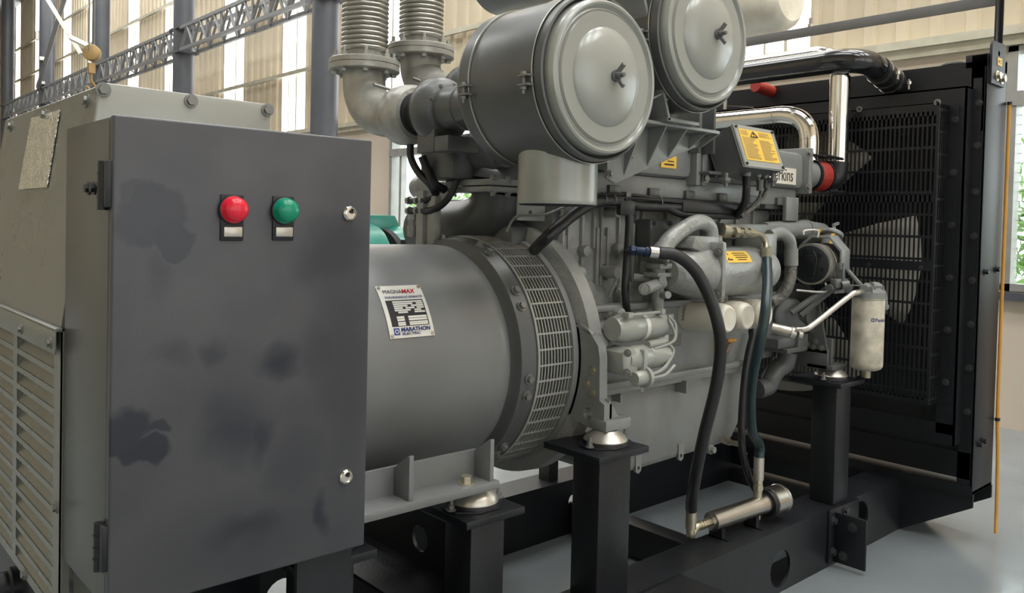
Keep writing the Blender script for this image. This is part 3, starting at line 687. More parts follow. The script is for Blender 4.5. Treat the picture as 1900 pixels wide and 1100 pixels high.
# rear engine bracket onto the second mount
rb = MB()
rb.holeplate([(2.05, 2.30, 1.165), (2.05, 1.947, 1.165), (2.05, 1.859, 1.133), (2.05, 1.834, 1.105), (2.05, 1.826, 1.065), (2.05, 1.822, .925), (2.05, 1.80, .915), (2.05, 1.80, .826), (2.05, 1.86, .826), (2.05, 1.93, .84), (2.05, 1.99, .87), (2.05, 2.2, .885)], (.038, 0, 0), [((2.05, 1.872, .872), .021)])
rb.prism([(2.085, 1.86, 1.135), (2.16, 1.93, 1.165), (2.30, 1.97, 1.165), (2.30, 1.97, 1.10), (2.088, 1.83, 1.09)], (0, .2, 0), .012)
rb.prism([(2.05, 2.05, 1.175), (2.05, 1.945, 1.168), (2.05, 1.860, 1.136), (2.14, 1.90, 1.15), (2.20, 2.02, 1.19)], (0, .02, .02), .004)
rb.box(2.045, 2.172, 1.785, 1.86, .826, .862, .005)
rb.prism([(2.075, 1.80, .862), (2.075, 1.80, .93), (2.12, 1.80, .872), (2.16, 1.80, .862)], (0, .02, 0), .002)
rb = rb.build('engine_bracket', 'paint', en)
m = MB()
for y, z in ((1.852, 1.02), (1.878, .972), (1.852, .945)): m.bolt((2.05, y, z), (-1, 0, 0), .009, .004)
m.bolt((2.11, 1.825, .862), (0, 0, 1), .014, .016)
m.build('bolt', 'zinc', rb)

# front support plate and leg onto the third mount
fp = MB()
fp.prism([(3.56, 2.5, 1.26), (3.56, 1.92, 1.26), (3.56, 1.85, 1.18), (3.56, 1.80, .95), (3.56, 2.5, .95)], (.014, 0, 0), .002)
fp.box(3.575, 3.60, 1.79, 1.86, .88, 1.02, .004); fp.box(3.56, 3.70, 1.775, 1.90, .878, .90, .004); fp.box(3.56, 3.575, 1.80, 1.98, .878, .97, .003)
fp = fp.build('support_plate', 'cleaner', en)
m = MB()
for y, z in ((1.88, 1.08), (1.88, 1.05), (1.83, .975), (1.90, .985), (1.86, 1.0), (1.87, .975)): m.bolt((3.56, y, z), (-1, 0, 0), .009, .004)
m.build('bolt', 'bolt', fp)
MB().box(3.45, 3.56, 2.06, 2.6, .95, 1.55, .02).build('timing_case', 'cleaner', en)

# intake manifold / charge cooler with lettering
im = MB()
im.box(2.22, 2.74, 1.97, 2.30, 1.70, 1.87, .03); im.box(2.80, 3.62, 1.97, 2.30, 1.70, 1.87, .03)
im.box(2.735, 2.765, 1.95, 2.32, 1.675, 1.895, .006); im.box(2.775, 2.805, 1.95, 2.32, 1.675, 1.895, .006); im.box(3.61, 3.645, 1.945, 2.32, 1.68, 1.895, .006)
im.box(2.15, 3.6, 2.0, 2.28, 1.62, 1.70, .01)
im = im.build('intake_manifold', 'paint', en)
m = MB(); m.lathe((3.645, 2.06, 1.785), (1, -.25, -.05), [(0, .085), (.02, .083), (.10, .068), (.16, .062), (.16, 0)], 32); m.build('outlet_cone', 'paint', im)
m = MB(); m.lathe((3.645, 2.06, 1.785), (1, -.25, -.05), [(.135, .066), (.15, .072), (.17, .069), (.185, .073), (.20, .069), (.215, .072), (.235, .066)], 32); m.build('silicone_sleeve', 'red', im)
m = MB()
for t_ in (.14, .225): m.lathe((3.645, 2.06, 1.785), (1, -.25, -.05), [(t_-.006, .066), (t_-.006, .075), (t_+.006, .075), (t_+.006, .066)], 32)
m.tube([(3.80, 1.94, 1.70), (3.91, 1.92, 1.70)], .006, 6); m.tube([(3.78, 1.95, 1.87), (3.92, 1.93, 1.86)], .007, 6); m.build('hose_clamp', 'black', im)
m = MB(); p = (3.4066, 1.9690, 1.7548); m.box(p[0]-.135, p[0]+.125, 1.967, 1.971, p[2]-.038, p[2]+.036); q = m.build('name_sticker', 'white', im)
text('lettering', 'Perkins', (p[0]-.095, 1.9665, p[2]-.024), (1, 0, 0), (0, 0, 1), .084, 'ink', q, sx=.78)
m = MB()
for x, z in ((2.79, 1.705), (2.79, 1.875), (3.61, 1.71), (3.61, 1.87)): m.bolt((x, 1.947, z), (-.3, -1, 0), .013, .010)
m.build('bolt', 'bolt', im)
m = MB(); p = (2.5763, 1.9670, 1.7522); m.box(p[0]-.05, p[0]+.045, 1.965, 1.971, p[2]-.018, p[2]+.03); q = m.build('warning_label', 'yellow', im)
m = MB(); m.box(p[0]-.03, p[0]+.03, 1.9645, 1.966, p[2]-.008, p[2]-.002); m.box(p[0]-.01, p[0]+.03, 1.9645, 1.966, p[2]+.006, p[2]+.010); m.build('printed_lines', 'ink', q)

# heads row, lugs below manifold
m = MB()
for k in range(6):
    x = 2.2+k*.23; m.box(x, x+.19, 2.01, 2.62, 1.60, 1.66, .012); m.box(x+.06, x+.12, 1.985, 2.02, 1.62, 1.655, .004)
m.build('cylinder_head', 'cleaner', en)
# wiring loom on the block
lm = MB()
lm.tube([(2.1000, 2.2236, 1.3973), (1.9206, 1.9700, 1.4536), (2.0183, 1.9550, 1.5278), (2.1159, 1.9550, 1.5768), (2.1654, 1.9550, 1.5898)], .021, 12)
lm.tube([(2.1154, 1.9550, 1.5880), (2.2511, 1.9550, 1.5968), (2.2806, 1.9550, 1.5960)], .021, 12)
lm.tube([(2.3045, 1.9550, 1.5949), (2.3874, 1.9550, 1.5821), (2.5649, 1.9550, 1.5838), (2.7750, 1.9550, 1.5863), (2.9253, 1.9550, 1.5955), (3.0528, 1.9550, 1.5950)], .019, 12)
lm.tube([(2.5417, 1.9500, 1.5831), (2.6275, 1.9450, 1.5587), (2.7623, 1.9450, 1.5558), (3.0311, 1.9450, 1.5581)], .013, 10)
lm.tube([(2.2750, 1.9500, 1.5899), (2.3243, 1.9500, 1.5545), (2.3220, 1.9450, 1.4664), (2.3149, 1.9450, 1.3489), (2.3121, 1.9450, 1.2706), (2.3298, 1.9500, 1.2065), (2.3644, 1.9700, 1.1670)], .0145, 12)
lm.tube([(2.1282, 1.9600, 1.6110), (2.3337, 1.9500, 1.6195), (2.5908, 1.9500, 1.6096), (2.8786, 1.9500, 1.6116)], .007, 8)
lm.tube([(2.1177, 1.9500, 1.6030), (2.3526, 1.9400, 1.6084), (2.7169, 1.9400, 1.6015)], .005, 8)
lm.box(*[v for v in ((2.2641, 1.9450, 1.5702)[0], (2.3479, 1.9450, 1.5729)[0], 1.935, 1.96)], 1.545, 1.60, .008)
lm.box((2.6262, 1.9450, 1.5858)[0], (3.0087, 1.9450, 1.5982)[0], 1.93, 1.96, 1.565, 1.612, .01)
lm = lm.build('wiring_loom', 'rubber', en)
m = MB()
for px in (2.185, 2.235, 2.50): m.lathe((px, 1.955, 1.60), (1, 0, 0), [(-.002, .022), (-.002, .0235), (.002, .0235), (.002, .022)], 16)
m.box(2.30, 2.325, 1.94, 1.965, 1.59, 1.63); m.build('cable_tie', 'darkdrum', lm)

# oil cooler
oc = MB(); Z_ = 1.335
oc.lathe((0, 1.90, Z_), ax, [(2.50, 0), (2.50, .05), (2.515, .066), (2.60, .088), (2.66, .098), (2.70, .104), (2.745, .104), (2.76, .101), (2.80, .100), (3.06, .101), (3.12, .096), (3.16, .085), (3.18, .05), (3.18, 0)], 40)
oc.box(2.695, 2.720, 1.79, 1.99, 1.225, 1.455, .008)
oc.prism([(2.58, 1.85, 1.43), (2.70, 1.85, 1.40), (2.76, 1.85, 1.44), (2.76, 1.85, 1.475), (2.60, 1.85, 1.475)], (0, .12, 0), .008)
oc.box(3.05, 3.17, 1.84, 1.97, 1.38, 1.49, .01)
oc = oc.build('oil_cooler', 'cast', en)
m = MB()
for x, y, z in ((2.694, 1.81, 1.415), (2.694, 1.81, 1.255), (2.720, 1.80, 1.24)): m.bolt((x, y, z), (-1, -.2, 0), .012, .012)
m.build('bolt', 'bolt', oc)
m = MB(); p = (2.8031, 1.8100, 1.3938)
def oclab(u, v, out=0.0):
    a = math.radians(38)+v/.1; r = .0995+out; return (u, 1.90-math.cos(a)*r, Z_+math.sin(a)*r)
def ocbox(mb, u0, u1, v0, v1, out):
    for k in range(4):
        va, vb = v0+(v1-v0)*k/4, v0+(v1-v0)*(k+1)/4; mb.poly([oclab(u0, va, out), oclab(u1, va, out), oclab(u1, vb, out), oclab(u0, vb, out)])
ocbox(m, 2.745, 2.925, -.026, .028, .0025); q = m.build('warning_label', 'yellow', oc, recalc=False)
m = MB()
for k, (u0, u1) in enumerate(((2.810, 2.905), (2.815, 2.91), (2.82, 2.905), (2.83, 2.89))): ocbox(m, u0, u1, .014-.010*k, .0175-.010*k, .0035)
m.poly([oclab(2.762, -.016, .0035), oclab(2.796, -.016, .0035), oclab(2.779, .018, .0035)]); m.build('warning_print', 'ink', q, recalc=False)
m = MB(); m.poly([oclab(2.770, -.012, .0045), oclab(2.788, -.012, .0045), oclab(2.779, .008, .0045)]); m.build('triangle_fill', 'yellow', q, recalc=False)
# coolant pipes around the cooler
cp = MB()
cp.tube([(2.4433, 1.9000, 1.3929), (2.4987, 1.9000, 1.4529), (2.5897, 1.9000, 1.5005), (2.6819, 1.9000, 1.5290), (2.7544, 1.9000, 1.5135), (2.7758, 1.9000, 1.4541)], [.034, .033, .03, .03, .03, .032], 18)
cp.cyl((2.7749, 1.9000, 1.4712), (2.7840, 1.9000, 1.4370), .042, seg=20); cp.cyl((2.4772, 1.9000, 1.4247), (2.4403, 1.9000, 1.3889), .04, seg=20)
cp = cp.build('coolant_pipe', 'cast', en)
tp = MB(); tp.tube([(2.4886, 1.9200, 1.3876), (2.4710, 1.9200, 1.3474), (2.4682, 1.9200, 1.2669), (2.4801, 1.9200, 1.1450), (2.4824, 1.9200, 1.0942)], [.03, .027, .023, .021, .024], 16)
tp.box((2.4172, 1.9200, 1.3385)[0], (2.5536, 1.9200, 1.3357)[0], 1.88, 1.95, (2.4814, 1.9200, 1.3331)[2]-.012, (2.4814, 1.9200, 1.3331)[2]+.004, .003); tp.box((2.4317, 1.9200, 1.3681)[0], (2.5289, 1.9200, 1.3668)[0], 1.88, 1.95, (2.4801, 1.9200, 1.3614)[2]-.010, (2.4801, 1.9200, 1.3614)[2]+.010, .004)
tp.cyl((2.4668, 1.9000, 1.2985), (2.3170, 1.8600, 1.2845), .022, seg=18); tp.bolt((2.3170, 1.8600, 1.2845), (-.75, -.55, -.1), .015, .01); tp.cyl((2.4567, 1.9000, 1.3088), (2.4207, 1.8600, 1.3144), .014, seg=12); tp.cyl((2.4689, 1.9000, 1.2523), (2.4551, 1.8600, 1.2580), .014, seg=12)
tp.cyl(((2.4793, 2.0000, 1.3222)), V((2.4793, 2.0000, 1.3222))+V((0, 0, .05)), .013, seg=6); tp.tube([(2.4223, 2.0000, 1.3134), (2.4853, 1.9400, 1.3115)], .016, 12, smooth=False)
tp.build('thermostat_pipe', 'cast', en)
m = MB(); p = (2.5181, 2.0000, 1.4768); m.box(p[0], p[0]+.14, 2.0, 2.09, p[2]-.055, p[2]+.06, .012); m.bolt((p[0]+.02, 2.0, p[2]+.045), (0, -1, 0), .008, .008); m.bolt((p[0]+.12, 2.0, p[2]+.045), (0, -1, 0), .008, .008); m.build('inspection_cover', 'cleaner', en)
# fitting chain, top water rail
fr = MB(); fr.tube([(2.8544, 1.9300, 1.5059), (2.9329, 1.9000, 1.4944)], .030, 16, smooth=False); fr.build('pump_body', 'cast', en)
fr = MB(); fr.cyl((2.8105, 1.8800, 1.4998), (2.8407, 1.8700, 1.4961), .030, seg=20); fr.cyl((2.8331, 1.8700, 1.4960), (2.9890, 1.8400, 1.4876), .017, seg=14); 
for a_, b_ in (((2.8635, 1.8550, 1.4924), (2.8827, 1.8500, 1.4906)), ((2.9176, 1.8550, 1.4931), (2.9373, 1.8500, 1.4890)), ((2.9570, 1.8500, 1.4914), (2.9769, 1.8450, 1.4896))): fr.cyl(a_, b_, .022, seg=6)
fr.tube([(2.9809, 1.8400, 1.4897), (3.0215, 1.8300, 1.4838), (3.0392, 1.8200, 1.4577), (3.0284, 1.8100, 1.4271)], .012, 12); fr.build('hose_fitting', 'brass', en)
wr = MB(); wr.cyl((3.3147, 2.0000, 1.4969), (3.6715, 2.0000, 1.5116), .045, seg=24); wr.cyl((3.6513, 2.0000, 1.5113), (3.8503, 2.0000, 1.4982), .048, seg=24, bev=.006); wr.cyl((3.6719, 2.0000, 1.5064), (3.6922, 2.0000, 1.5067), .054, seg=24)
wr.box((3.4603, 1.9800, 1.5733)[0], (3.5710, 1.9800, 1.5761)[0], 1.97, 1.99, 1.55, 1.66, .004); wr.box((3.0371, 2.0000, 1.5165)[0], (3.4275, 2.0000, 1.5230)[0], 1.96, 2.05, 1.47, 1.53, .01)
wr = wr.build('water_rail', 'paint', en)
m = MB(); w0, w1 = V((3.6513, 2.0000, 1.5113)), V((3.8503, 2.0000, 1.4982)); wd = (w1-w0).normalized()
m.lathe(w0, wd, [(.075, .0488), (.16, .0488)], 10, PI*.93, PI*1.28); m.build('warning_label', 'yellow', wr, recalc=False)
m = MB(); m.cyl((3.7125, 1.9000, 1.3767), (3.7626, 1.9000, 1.4892), .040, seg=24); m.cyl((3.7577, 1.9000, 1.4840), (3.7670, 1.9000, 1.5021), .052, seg=28, bev=.004); m.obox((3.7811, 1.9000, 1.5305), (.05, 0, .01), (0, .012, 0), (0, 0, .012)); m.cyl((3.7725, 1.9000, 1.4996), (3.7812, 1.9000, 1.5280), .008, seg=8); fc = m.build('filler_neck', 'paint', en)
m = MB(); p = (3.6615, 1.8580, 1.4492); m.obox((p[0], p[1], p[2]), (.034, 0, .004), (0, .003, 0), (.01, 0, .045)); m.build('symbol_label', 'yellow', fc)
# braided hose
m = MB(); m.tube([(3.1721, 1.8800, 1.4817), (3.2415, 1.8700, 1.4942), (3.2972, 1.8600, 1.4670), (3.3184, 1.8600, 1.4177)], .026, 16); m.build('elbow_pipe', 'paint', en)
m = MB(); m.tube([(3.3179, 1.8600, 1.4247), (3.3223, 1.8600, 1.3540)], .030, 18, smooth=False); bh = m.build('hose_cuff', 'paint', en)
m = MB(); m.tube([(3.3220, 1.8600, 1.3587), (3.3166, 1.8600, 1.2999), (3.3014, 1.8700, 1.2454), (3.2843, 1.8900, 1.2115), (3.2574, 1.9100, 1.1921)], .026, 18); m.build('braided_hose', 'braid', en)
# water pump and lower pipe
wp = MB(); wp.cyl((3.5092, 2.0000, 1.1103), (3.4536, 1.9200, 1.1139), .085, seg=32, bev=.02); wp.cyl((3.5092, 1.9300, 1.1246), (3.5247, 1.8800, 1.1211), .040, seg=24); wp.cyl((3.5324, 1.9000, 1.1212), (3.5310, 1.8650, 1.1198), .046, seg=24, bev=.004)
wp.box((3.2715, 1.9300, 0.9995)[0], (3.5281, 1.9300, 0.9790)[0], 1.88, 2.0, .985, 1.03, .008); wp.box((3.3113, 1.9000, 0.9762)[0], (3.4845, 1.9000, 0.9616)[0], 1.86, 1.97, .965, .985, .003); wp.box((3.4154, 1.9000, 1.0039)[0], (3.5015, 1.9000, 0.9972)[0], 1.865, 1.91, .965, 1.04, .004)
wp = wp.build('water_pump', 'cleaner', en)
m = MB(); m.tube([(3.4255, 1.9200, 0.9591), (3.4185, 1.9300, 0.9021), (3.3897, 1.9500, 0.8776), (3.3629, 1.9600, 0.8422), (3.3457, 1.9700, 0.8034), (3.2777, 1.9800, 0.7950)], .042, 20); m.build('water_pipe', 'cleaner', wp)
m = MB(); m.cyl((3.2471, 1.9000, 1.0805), (3.2869, 1.8300, 1.0645), .024, seg=20); m.cyl((3.2777, 1.8300, 1.0674), (3.2919, 1.8150, 1.0611), .027, seg=20); m.cyl((3.2874, 1.8150, 1.0615), (3.2874, 1.8000, 1.0632), .013, seg=12); m.cyl((3.2827, 1.8000, 1.0658), (3.2964, 1.7900, 1.0637), .024, seg=24); m.build('hand_primer', 'alu', en)
# charge casting and exhaust manifold behind
ex = MB()
ex.box(1.86, 2.14, 2.18, 2.44, 1.615, 1.635, .004); ex.box(1.86, 2.14, 2.18, 2.44, 1.638, 1.66, .004)
ex = ex.build('manifold_flange', 'paint', en)
m = MB()
for x in (1.88, 1.95, 2.03, 2.10):
    m.bolt((x, 2.19, 1.615), (0, 0, -1), .010, .012); m.bolt((x, 2.19, 1.66), (0, 0, 1), .010, .010)
m.bolt((1.87, 2.40, 1.615), (0, 0, -1), .010, .012); m.build('bolt', 'bolt', ex)
m = MB(); m.tube([(2.0, 2.30, 1.625), (2.0, 2.32, 1.56), (2.0, 2.42, 1.505), (2.0, 2.56, 1.48), (2.0, 2.75, 1.475)], [.10, .095, .10, .11, .11], 24); m.box(1.98, 2.12, 2.2, 2.8, 1.30, 1.50, .02); m.build('exhaust_manifold', 'cleaner', en)
m = MB(); m.tube([(2.0, 2.30, 1.66), (2.0, 2.30, 1.72), (1.90, 2.38, 1.80)], [.11, .085, .08], 24); m.build('turbine_inlet', 'cleaner', en)
m = MB(); m.box(1.80, 1.98, 2.32, 2.52, 1.66, 1.78, .015); m.box(1.93, 2.15, 2.2, 2.5, 1.70, 1.84, .02); m.box(1.70, 1.84, 2.22, 2.30, 1.745, 1.80, .006); m.box(1.70, 1.72, 2.30, 2.40, 1.745, 1.83, .004); m.build('turbo_bracket', 'cleaner', en)
m = MB()
m.tube([(1.7650, 2.5304, 1.8012), (1.7650, 2.5284, 1.7454), (1.7800, 2.5031, 1.6898), (1.8000, 2.4450, 1.6361), (1.8500, 2.4707, 1.5890)], .014, 10)
m.tube([(1.7650, 2.4571, 1.7422), (1.7800, 2.4464, 1.6997), (1.8000, 2.4256, 1.6455), (1.8500, 2.4292, 1.6244)], .016, 10)
m.tube([(1.8000, 2.5796, 1.5838), (1.8000, 2.4764, 1.5832), (1.8200, 2.4444, 1.6035), (1.8500, 2.4722, 1.6291)], .012, 10)
m.tube([(1.8000, 2.5782, 1.5452), (1.8000, 2.4418, 1.5475), (1.8200, 2.3788, 1.5833), (1.8400, 2.3530, 1.6460), (1.8500, 2.3514, 1.6853)], .013, 10)
m.build('oil_line', 'rubber', en)
m = MB(); m.cyl((1.8000, 2.5637, 1.5310), (1.8000, 2.5630, 1.5107), .016, seg=6); m.cyl((1.8000, 2.5630, 1.5107), (1.8000, 2.5606, 1.4459), .012, seg=12); m.cyl((1.8000, 2.5622, 1.4905), (1.8000, 2.5608, 1.4499), .017, seg=12)
for a_, b_ in (((1.8000, 2.5902, 1.5839), (1.8000, 2.5761, 1.5838)), ((1.8000, 2.5377, 1.5836), (1.8000, 2.5239, 1.5835)), ((1.8000, 2.5034, 1.5833), (1.8000, 2.4898, 1.5833)), ((1.8000, 2.5889, 1.5451), (1.8000, 2.5747, 1.5452)), ((1.8000, 2.5363, 1.5453), (1.8000, 2.5226, 1.5453)), ((1.8000, 2.5021, 1.5454), (1.8000, 2.4885, 1.5454))): m.cyl(a_, b_, .016, seg=10)
m.box(1.79, 1.81, 2.48, 2.52, 1.40, 1.62); m.box(1.80, 1.83, 2.42, 2.47, 1.38, 1.60, .004); m.build('line_fitting', 'cast', en)
m = MB(); p = (2.1000, 3.0119, 1.6619); m.tube([(2.2000, 3.0909, 1.6561), (2.2000, 3.0086, 1.6667), (2.2000, 2.9272, 1.6295)], [.05, .07, .06], 16); m.build('end_cover', 'paint', en)
m = MB(); p0 = (1.8288, 2.0200, 1.5760); p1 = (1.9493, 2.0200, 1.5164); m.holeplate([(p0[0], 2.0, p0[2]), (p1[0], 2.0, p0[2]), (p1[0], 2.0, p1[2]), (p0[0], 2.0, p1[2])], (0, .01, 0), [((p0[0]*.55+p1[0]*.45, 2.0, p0[2]*.45+p1[2]*.55), .008)]); m.build('cable_bracket', 'paint', en)
m = MB(); m.tube([(1.7740, 1.9950, 1.4782), (1.7918, 1.9900, 1.5135), (1.8222, 1.9850, 1.5317), (1.9275, 1.9800, 1.5380), (2.0062, 1.9700, 1.5639), (2.0881, 1.9600, 1.5870)], .004, 6); m.build('thin_cable', 'darkdrum', en)

# ================================================================== engine-mounted units
def starter(name, label, x0, y, z, r, Ln):
    t = thing(name, label, 'starter motor', (x0, y, z))
    m = MB(); m.lathe((x0, y, z), ax, [(0, 0), (0, r*.8), (.03, r*.95), (.045, r), (Ln*.5, r), (Ln*.5+.003, r*.97), (Ln*.5+.006, r), (Ln*.85, r), (Ln*.85+.002, r*.95), (Ln*.97, r*.9), (Ln, r*.7), (Ln, 0)], 32); m.build('motor_body', 'lid', t)
    return t
s1 = starter('starter_motor', 'upper grey starter motor with silver label band beside the rear bracket', 2.13, 1.845, 1.155, .050, .27)
m = MB(); m.lathe((2.13, 1.845, 1.155), ax, [(.130, .0505), (.150, .0505)], 32, 0, 2*PI); m.build('label_band', 'plate', s1)
m = MB(); m.tube([(2.16, 1.80, 1.205), (2.34, 1.80, 1.207)], .006, 8, smooth=False); m.box(2.150, 2.175, 1.79, 1.82, 1.197, 1.215, .003); m.box(2.33, 2.352, 1.79, 1.82, 1.197, 1.218, .003); m.build('through_bolt', 'lid', s1)
m = MB(); m.tube([(2.39, 1.81, 1.19), (2.42, 1.80, 1.16), (2.41, 1.79, 1.11), (2.36, 1.78, 1.09)], .006, 8); m.tube([(2.38, 1.80, 1.18), (2.40, 1.785, 1.13), (2.37, 1.775, 1.10), (2.27, 1.775, 1.085)], .005, 8); m.tube([(2.25, 1.785, 1.10), (2.34, 1.785, 1.105)], .012, 10); m.build('cable', 'lid', s1)
s2 = starter('starter_motor', 'lower grey starter motor with small solenoid underneath, above the second pedestal', 2.15, 1.805, 1.055, .044, .22)
m = MB(); m.prism([(2.11, 1.78, 1.085), (2.17, 1.77, 1.10), (2.20, 1.77, 1.05), (2.17, 1.77, .995), (2.12, 1.78, 1.01)], (0, .10, 0), .01); m.box(2.195, 2.215, 1.755, 1.80, .985, 1.09, .004); m.build('gear_nose', 'lid', s2)
m = MB(); m.lathe((2.155, 1.765, .995), ax, [(0, 0), (0, .022), (.008, .0265), (.05, .0265), (.05, .036), (.065, .036), (.065, 0)], 24); m.build('solenoid', 'lid', s2)
m = MB(); m.tube([(2.22, 1.76, 1.0), (2.28, 1.755, 1.01), (2.33, 1.76, 1.03), (2.375, 1.77, 1.07), (2.35, 1.78, 1.10)], .006, 8); m.tube([(2.22, 1.76, .99), (2.30, 1.75, .995), (2.37, 1.76, 1.02)], .006, 8); m.build('cable', 'lid', s2)
m = MB()
for z in (1.085, 1.02): m.bolt((2.12, 1.765, z), (-1, -.4, 0), .009, .010)
m.tube([(2.18, 1.75, .965), (2.17, 1.745, .955), (2.185, 1.745, .955)], .003, 6); m.build('bolt', 'bolt', s2)

FX = [2.745, 2.875, 3.01]
fl = ['left white oil filter with side lettering, partly behind the thick black hose', 'middle white oil filter of the three', 'right white oil filter behind the green-black hose']
f0 = None
for i, x in enumerate(FX):
    z = 1.158+.002*i
    if f0 is None:
        f0 = thing('oil_filter', fl[0], 'filter', (x, 1.78, z), 'row of white oil filters')
        m = MB(); m.lathe((x, 2.02, z), (0, -1, 0), [(0, 0), (0, .05), (.012, .056), (.015, .0585), (.175, .0585), (.19, .0595), (.205, .057)], 40); m.build('canister', 'white', f0)
        m = MB(); m.lathe((x, 2.02, z), (0, -1, 0), [(.200, .0555), (.205, .0575), (.222, .0545), (.232, .048), (.234, .043), (.2335, .0415), (.236, .020), (.236, 0)], 40); m.build('end_cap', 'white', f0)
        first = f0
    else:
        c = copy_tree(f0); c.location = (x, 1.78, z); c['label'] = fl[i]
def flbend(x, y, z):   # letters run along the canister's girth
    a = math.radians(-18)+x/.0585; r = .0588+abs(z)
    return (FX[0]-math.sin(math.radians(0))-math.cos(a)*r, 1.965-y, 1.158+math.sin(a)*r)
text('lettering', 'perkins', (0, 0, 0), (1, 0, 0), (0, 0, 1), .020, 'ink', f0, bend=flbend)
MB().box(2.66, 3.09, 2.02, 2.06, 1.09, 1.225, .01).build('filter_head', 'cast', en)

# fuel filter
fx, fy = 3.73, 1.70
ff = thing('fuel_filter', 'tall stained cream fuel filter hanging in front of the radiator', 'filter', (fx, fy, .85))
m = MB(); m.lathe((fx, fy, .878), (0, 0, 1), [(0, 0), (0, .045), (.008, .062), (.02, .0695), (.032, .0705), (.318, .0705), (.322, .069), (.326, .0725), (.334, .0725), (.334, 0)], 40); m.build('canister', 'dirtywhite', ff)
m = MB(); m.cyl((fx+.003, fy, .842), (fx+.003, fy, .88), .020, seg=20); m.build('drain_nipple', 'brass', ff)
m = MB(); m.lathe((fx, fy, 1.208), (0, 0, 1), [(0, .06), (0, .0735), (.028, .0735), (.034, .062), (.045, .045), (.05, 0)], 40)
for a in range(5): m.obox((fx-.06+a*.028, fy-.045, 1.232), (.006, 0, 0), (0, .09, 0), (0, 0, .03))
m.tube([(fx-.07, fy-.01, 1.25), (fx-.02, fy, 1.258)], .02, 12, smooth=False); m.tube([(fx+.02, fy, 1.262), (fx+.07, fy-.01, 1.258), (fx+.10, fy-.015, 1.23)], .018, 12); m.build('filter_head', 'paint', ff)
m = MB(); m.tube([(fx+.09, fy-.015, 1.245), (fx+.115, fy-.02, 1.215), (fx+.13, fy-.02, 1.15)], .013, 12); m.cyl((fx+.125, fy-.02, 1.17), (fx+.128, fy-.02, 1.155), .018, seg=14); m.build('hose_stub', 'paint', ff)
m = MB(); m.prism([(fx-.16, 1.78, 1.225), (fx-.16, 1.78, 1.30), (fx-.08, 1.78, 1.37), (fx-.065, 1.78, 1.37), (fx-.065, 1.78, 1.225)], (.0, .012, 0), .003); m.tube([(fx-.075, 1.775, 1.34), (fx, 1.73, 1.255)], .010, 8, smooth=False); m.box(fx-.17, fx-.06, 1.78, 1.86, 1.30, 1.345, .004); m.box(fx-.06, fx-.04, 1.70, 1.80, 1.225, 1.265, .004); m.build('hanger_bracket', 'paint', ff)
m = MB(); m.tube([(3.2772, 1.8000, 1.0801), (3.2948, 1.7700, 1.0846), (3.3387, 1.7500, 1.1093), (3.5582, 1.7100, 1.2196), (3.6029, 1.7000, 1.2355), (3.6764, 1.7000, 1.2352)], .0125, 12); m.build('fuel_pipe', 'alu', ff)
text('lettering', 'Perkins', (0, 0, 0), (1, 0, 0), (0, 0, 1), .023, 'blueink', ff, bend=lambda x, y, z: (fx+math.sin(math.radians(-40)+x/.0712)*(.0712+abs(z)), fy-math.cos(math.radians(-40)+x/.0712)*(.0712+abs(z)), 1.105+y), bold=.0003)
def ffa(u, r=.0714): a = math.radians(-54)+u/.0712; return (fx+math.sin(a)*r, fy-math.cos(a)*r)
m = MB(); 
for (u0, u1, v0, v1) in ((0, .004, 0, .016), (.010, .014, 0, .016), (0, .014, 0, .004), (0, .014, .012, .016)):
    a, b = ffa(u0), ffa(u1); m.poly([(a[0], a[1], 1.105+v0), (b[0], b[1], 1.105+v0), (b[0], b[1], 1.105+v1), (a[0], a[1], 1.105+v1)])
m.build('emblem', 'blueink', ff, recalc=False)

# charging alternator
ca = thing('charging_alternator', 'small dark-faced charging alternator with grey guard, right of the braided hose', 'alternator', (3.55, 1.88, 1.36))
cc0 = V((3.4679, 1.8500, 1.3572)); dx = V((1, .12, 0)).normalized()
m = MB(); m.lathe(cc0, dx, [(-.012, 0), (-.012, .03), (-.008, .06), (.0, .082), (.01, .087), (.01, 0)], 40); m.build('end_frame', 'black', ca)
m = MB(); m.lathe(cc0, dx, [(.005, .07), (.005, .093), (.06, .094), (.062, .09), (.07, .09), (.072, .094), (.10, .094), (.10, 0)], 40); m.build('housing', 'alu', ca)
m = MB(); m.obox(cc0+V((-.013, -.025, .0)), (.006, 0, 0), (0, .04, 0), (0, 0, .04), .002); 
for aa in range(6): a = aa*PI/3+.3; m.bolt(cc0+V((-.006, math.cos(a)*.065, math.sin(a)*.065)), (-1, 0, 0), .007, .006)
m.tube([cc0+V((-.012, -.02, .06)), cc0+V((-.02, -.04, .02)), cc0+V((-.02, -.03, -.05))], .003, 6); m.build('terminal_cover', 'rubber', ca)
m = MB(); pts = [(-.085, .07), (-.03, .118), (.05, .118), (.105, .06), (.105, -.02), (.115, -.02), (.115, .066), (.055, .13), (-.035, .13), (-.093, .078)]
m.prism([cc0+V((.062, -y, z)) for y, z in pts], (.10, .01, 0), .003); m.build('belt_guard', 'paint', ca)
m = MB(); m.box(cc0.x+.02, cc0.x+.13, cc0.y-.115, cc0.y-.085, cc0.z-.10, cc0.z-.06, .005); m.box(cc0.x+.07, cc0.x+.09, cc0.y-.12, cc0.y-.085, cc0.z-.10, cc0.z+.01, .003); m.cyl(cc0+V((.0, -.09, -.10)), cc0+V((.14, -.075, -.10)), .016, seg=14); m.cyl(cc0+V((.07, -.11, -.09)), cc0+V((.10, -.13, -.085)), .020, seg=16)
m.tube([cc0+V((.06, -.05, -.11)), cc0+V((-.06, .05, -.22))], .014, 8, smooth=False); m.tube([cc0+V((.09, -.06, -.11)), cc0+V((-.02, .03, -.23))], .016, 8, smooth=False); m.build('mounting_bracket', 'cleaner', ca)
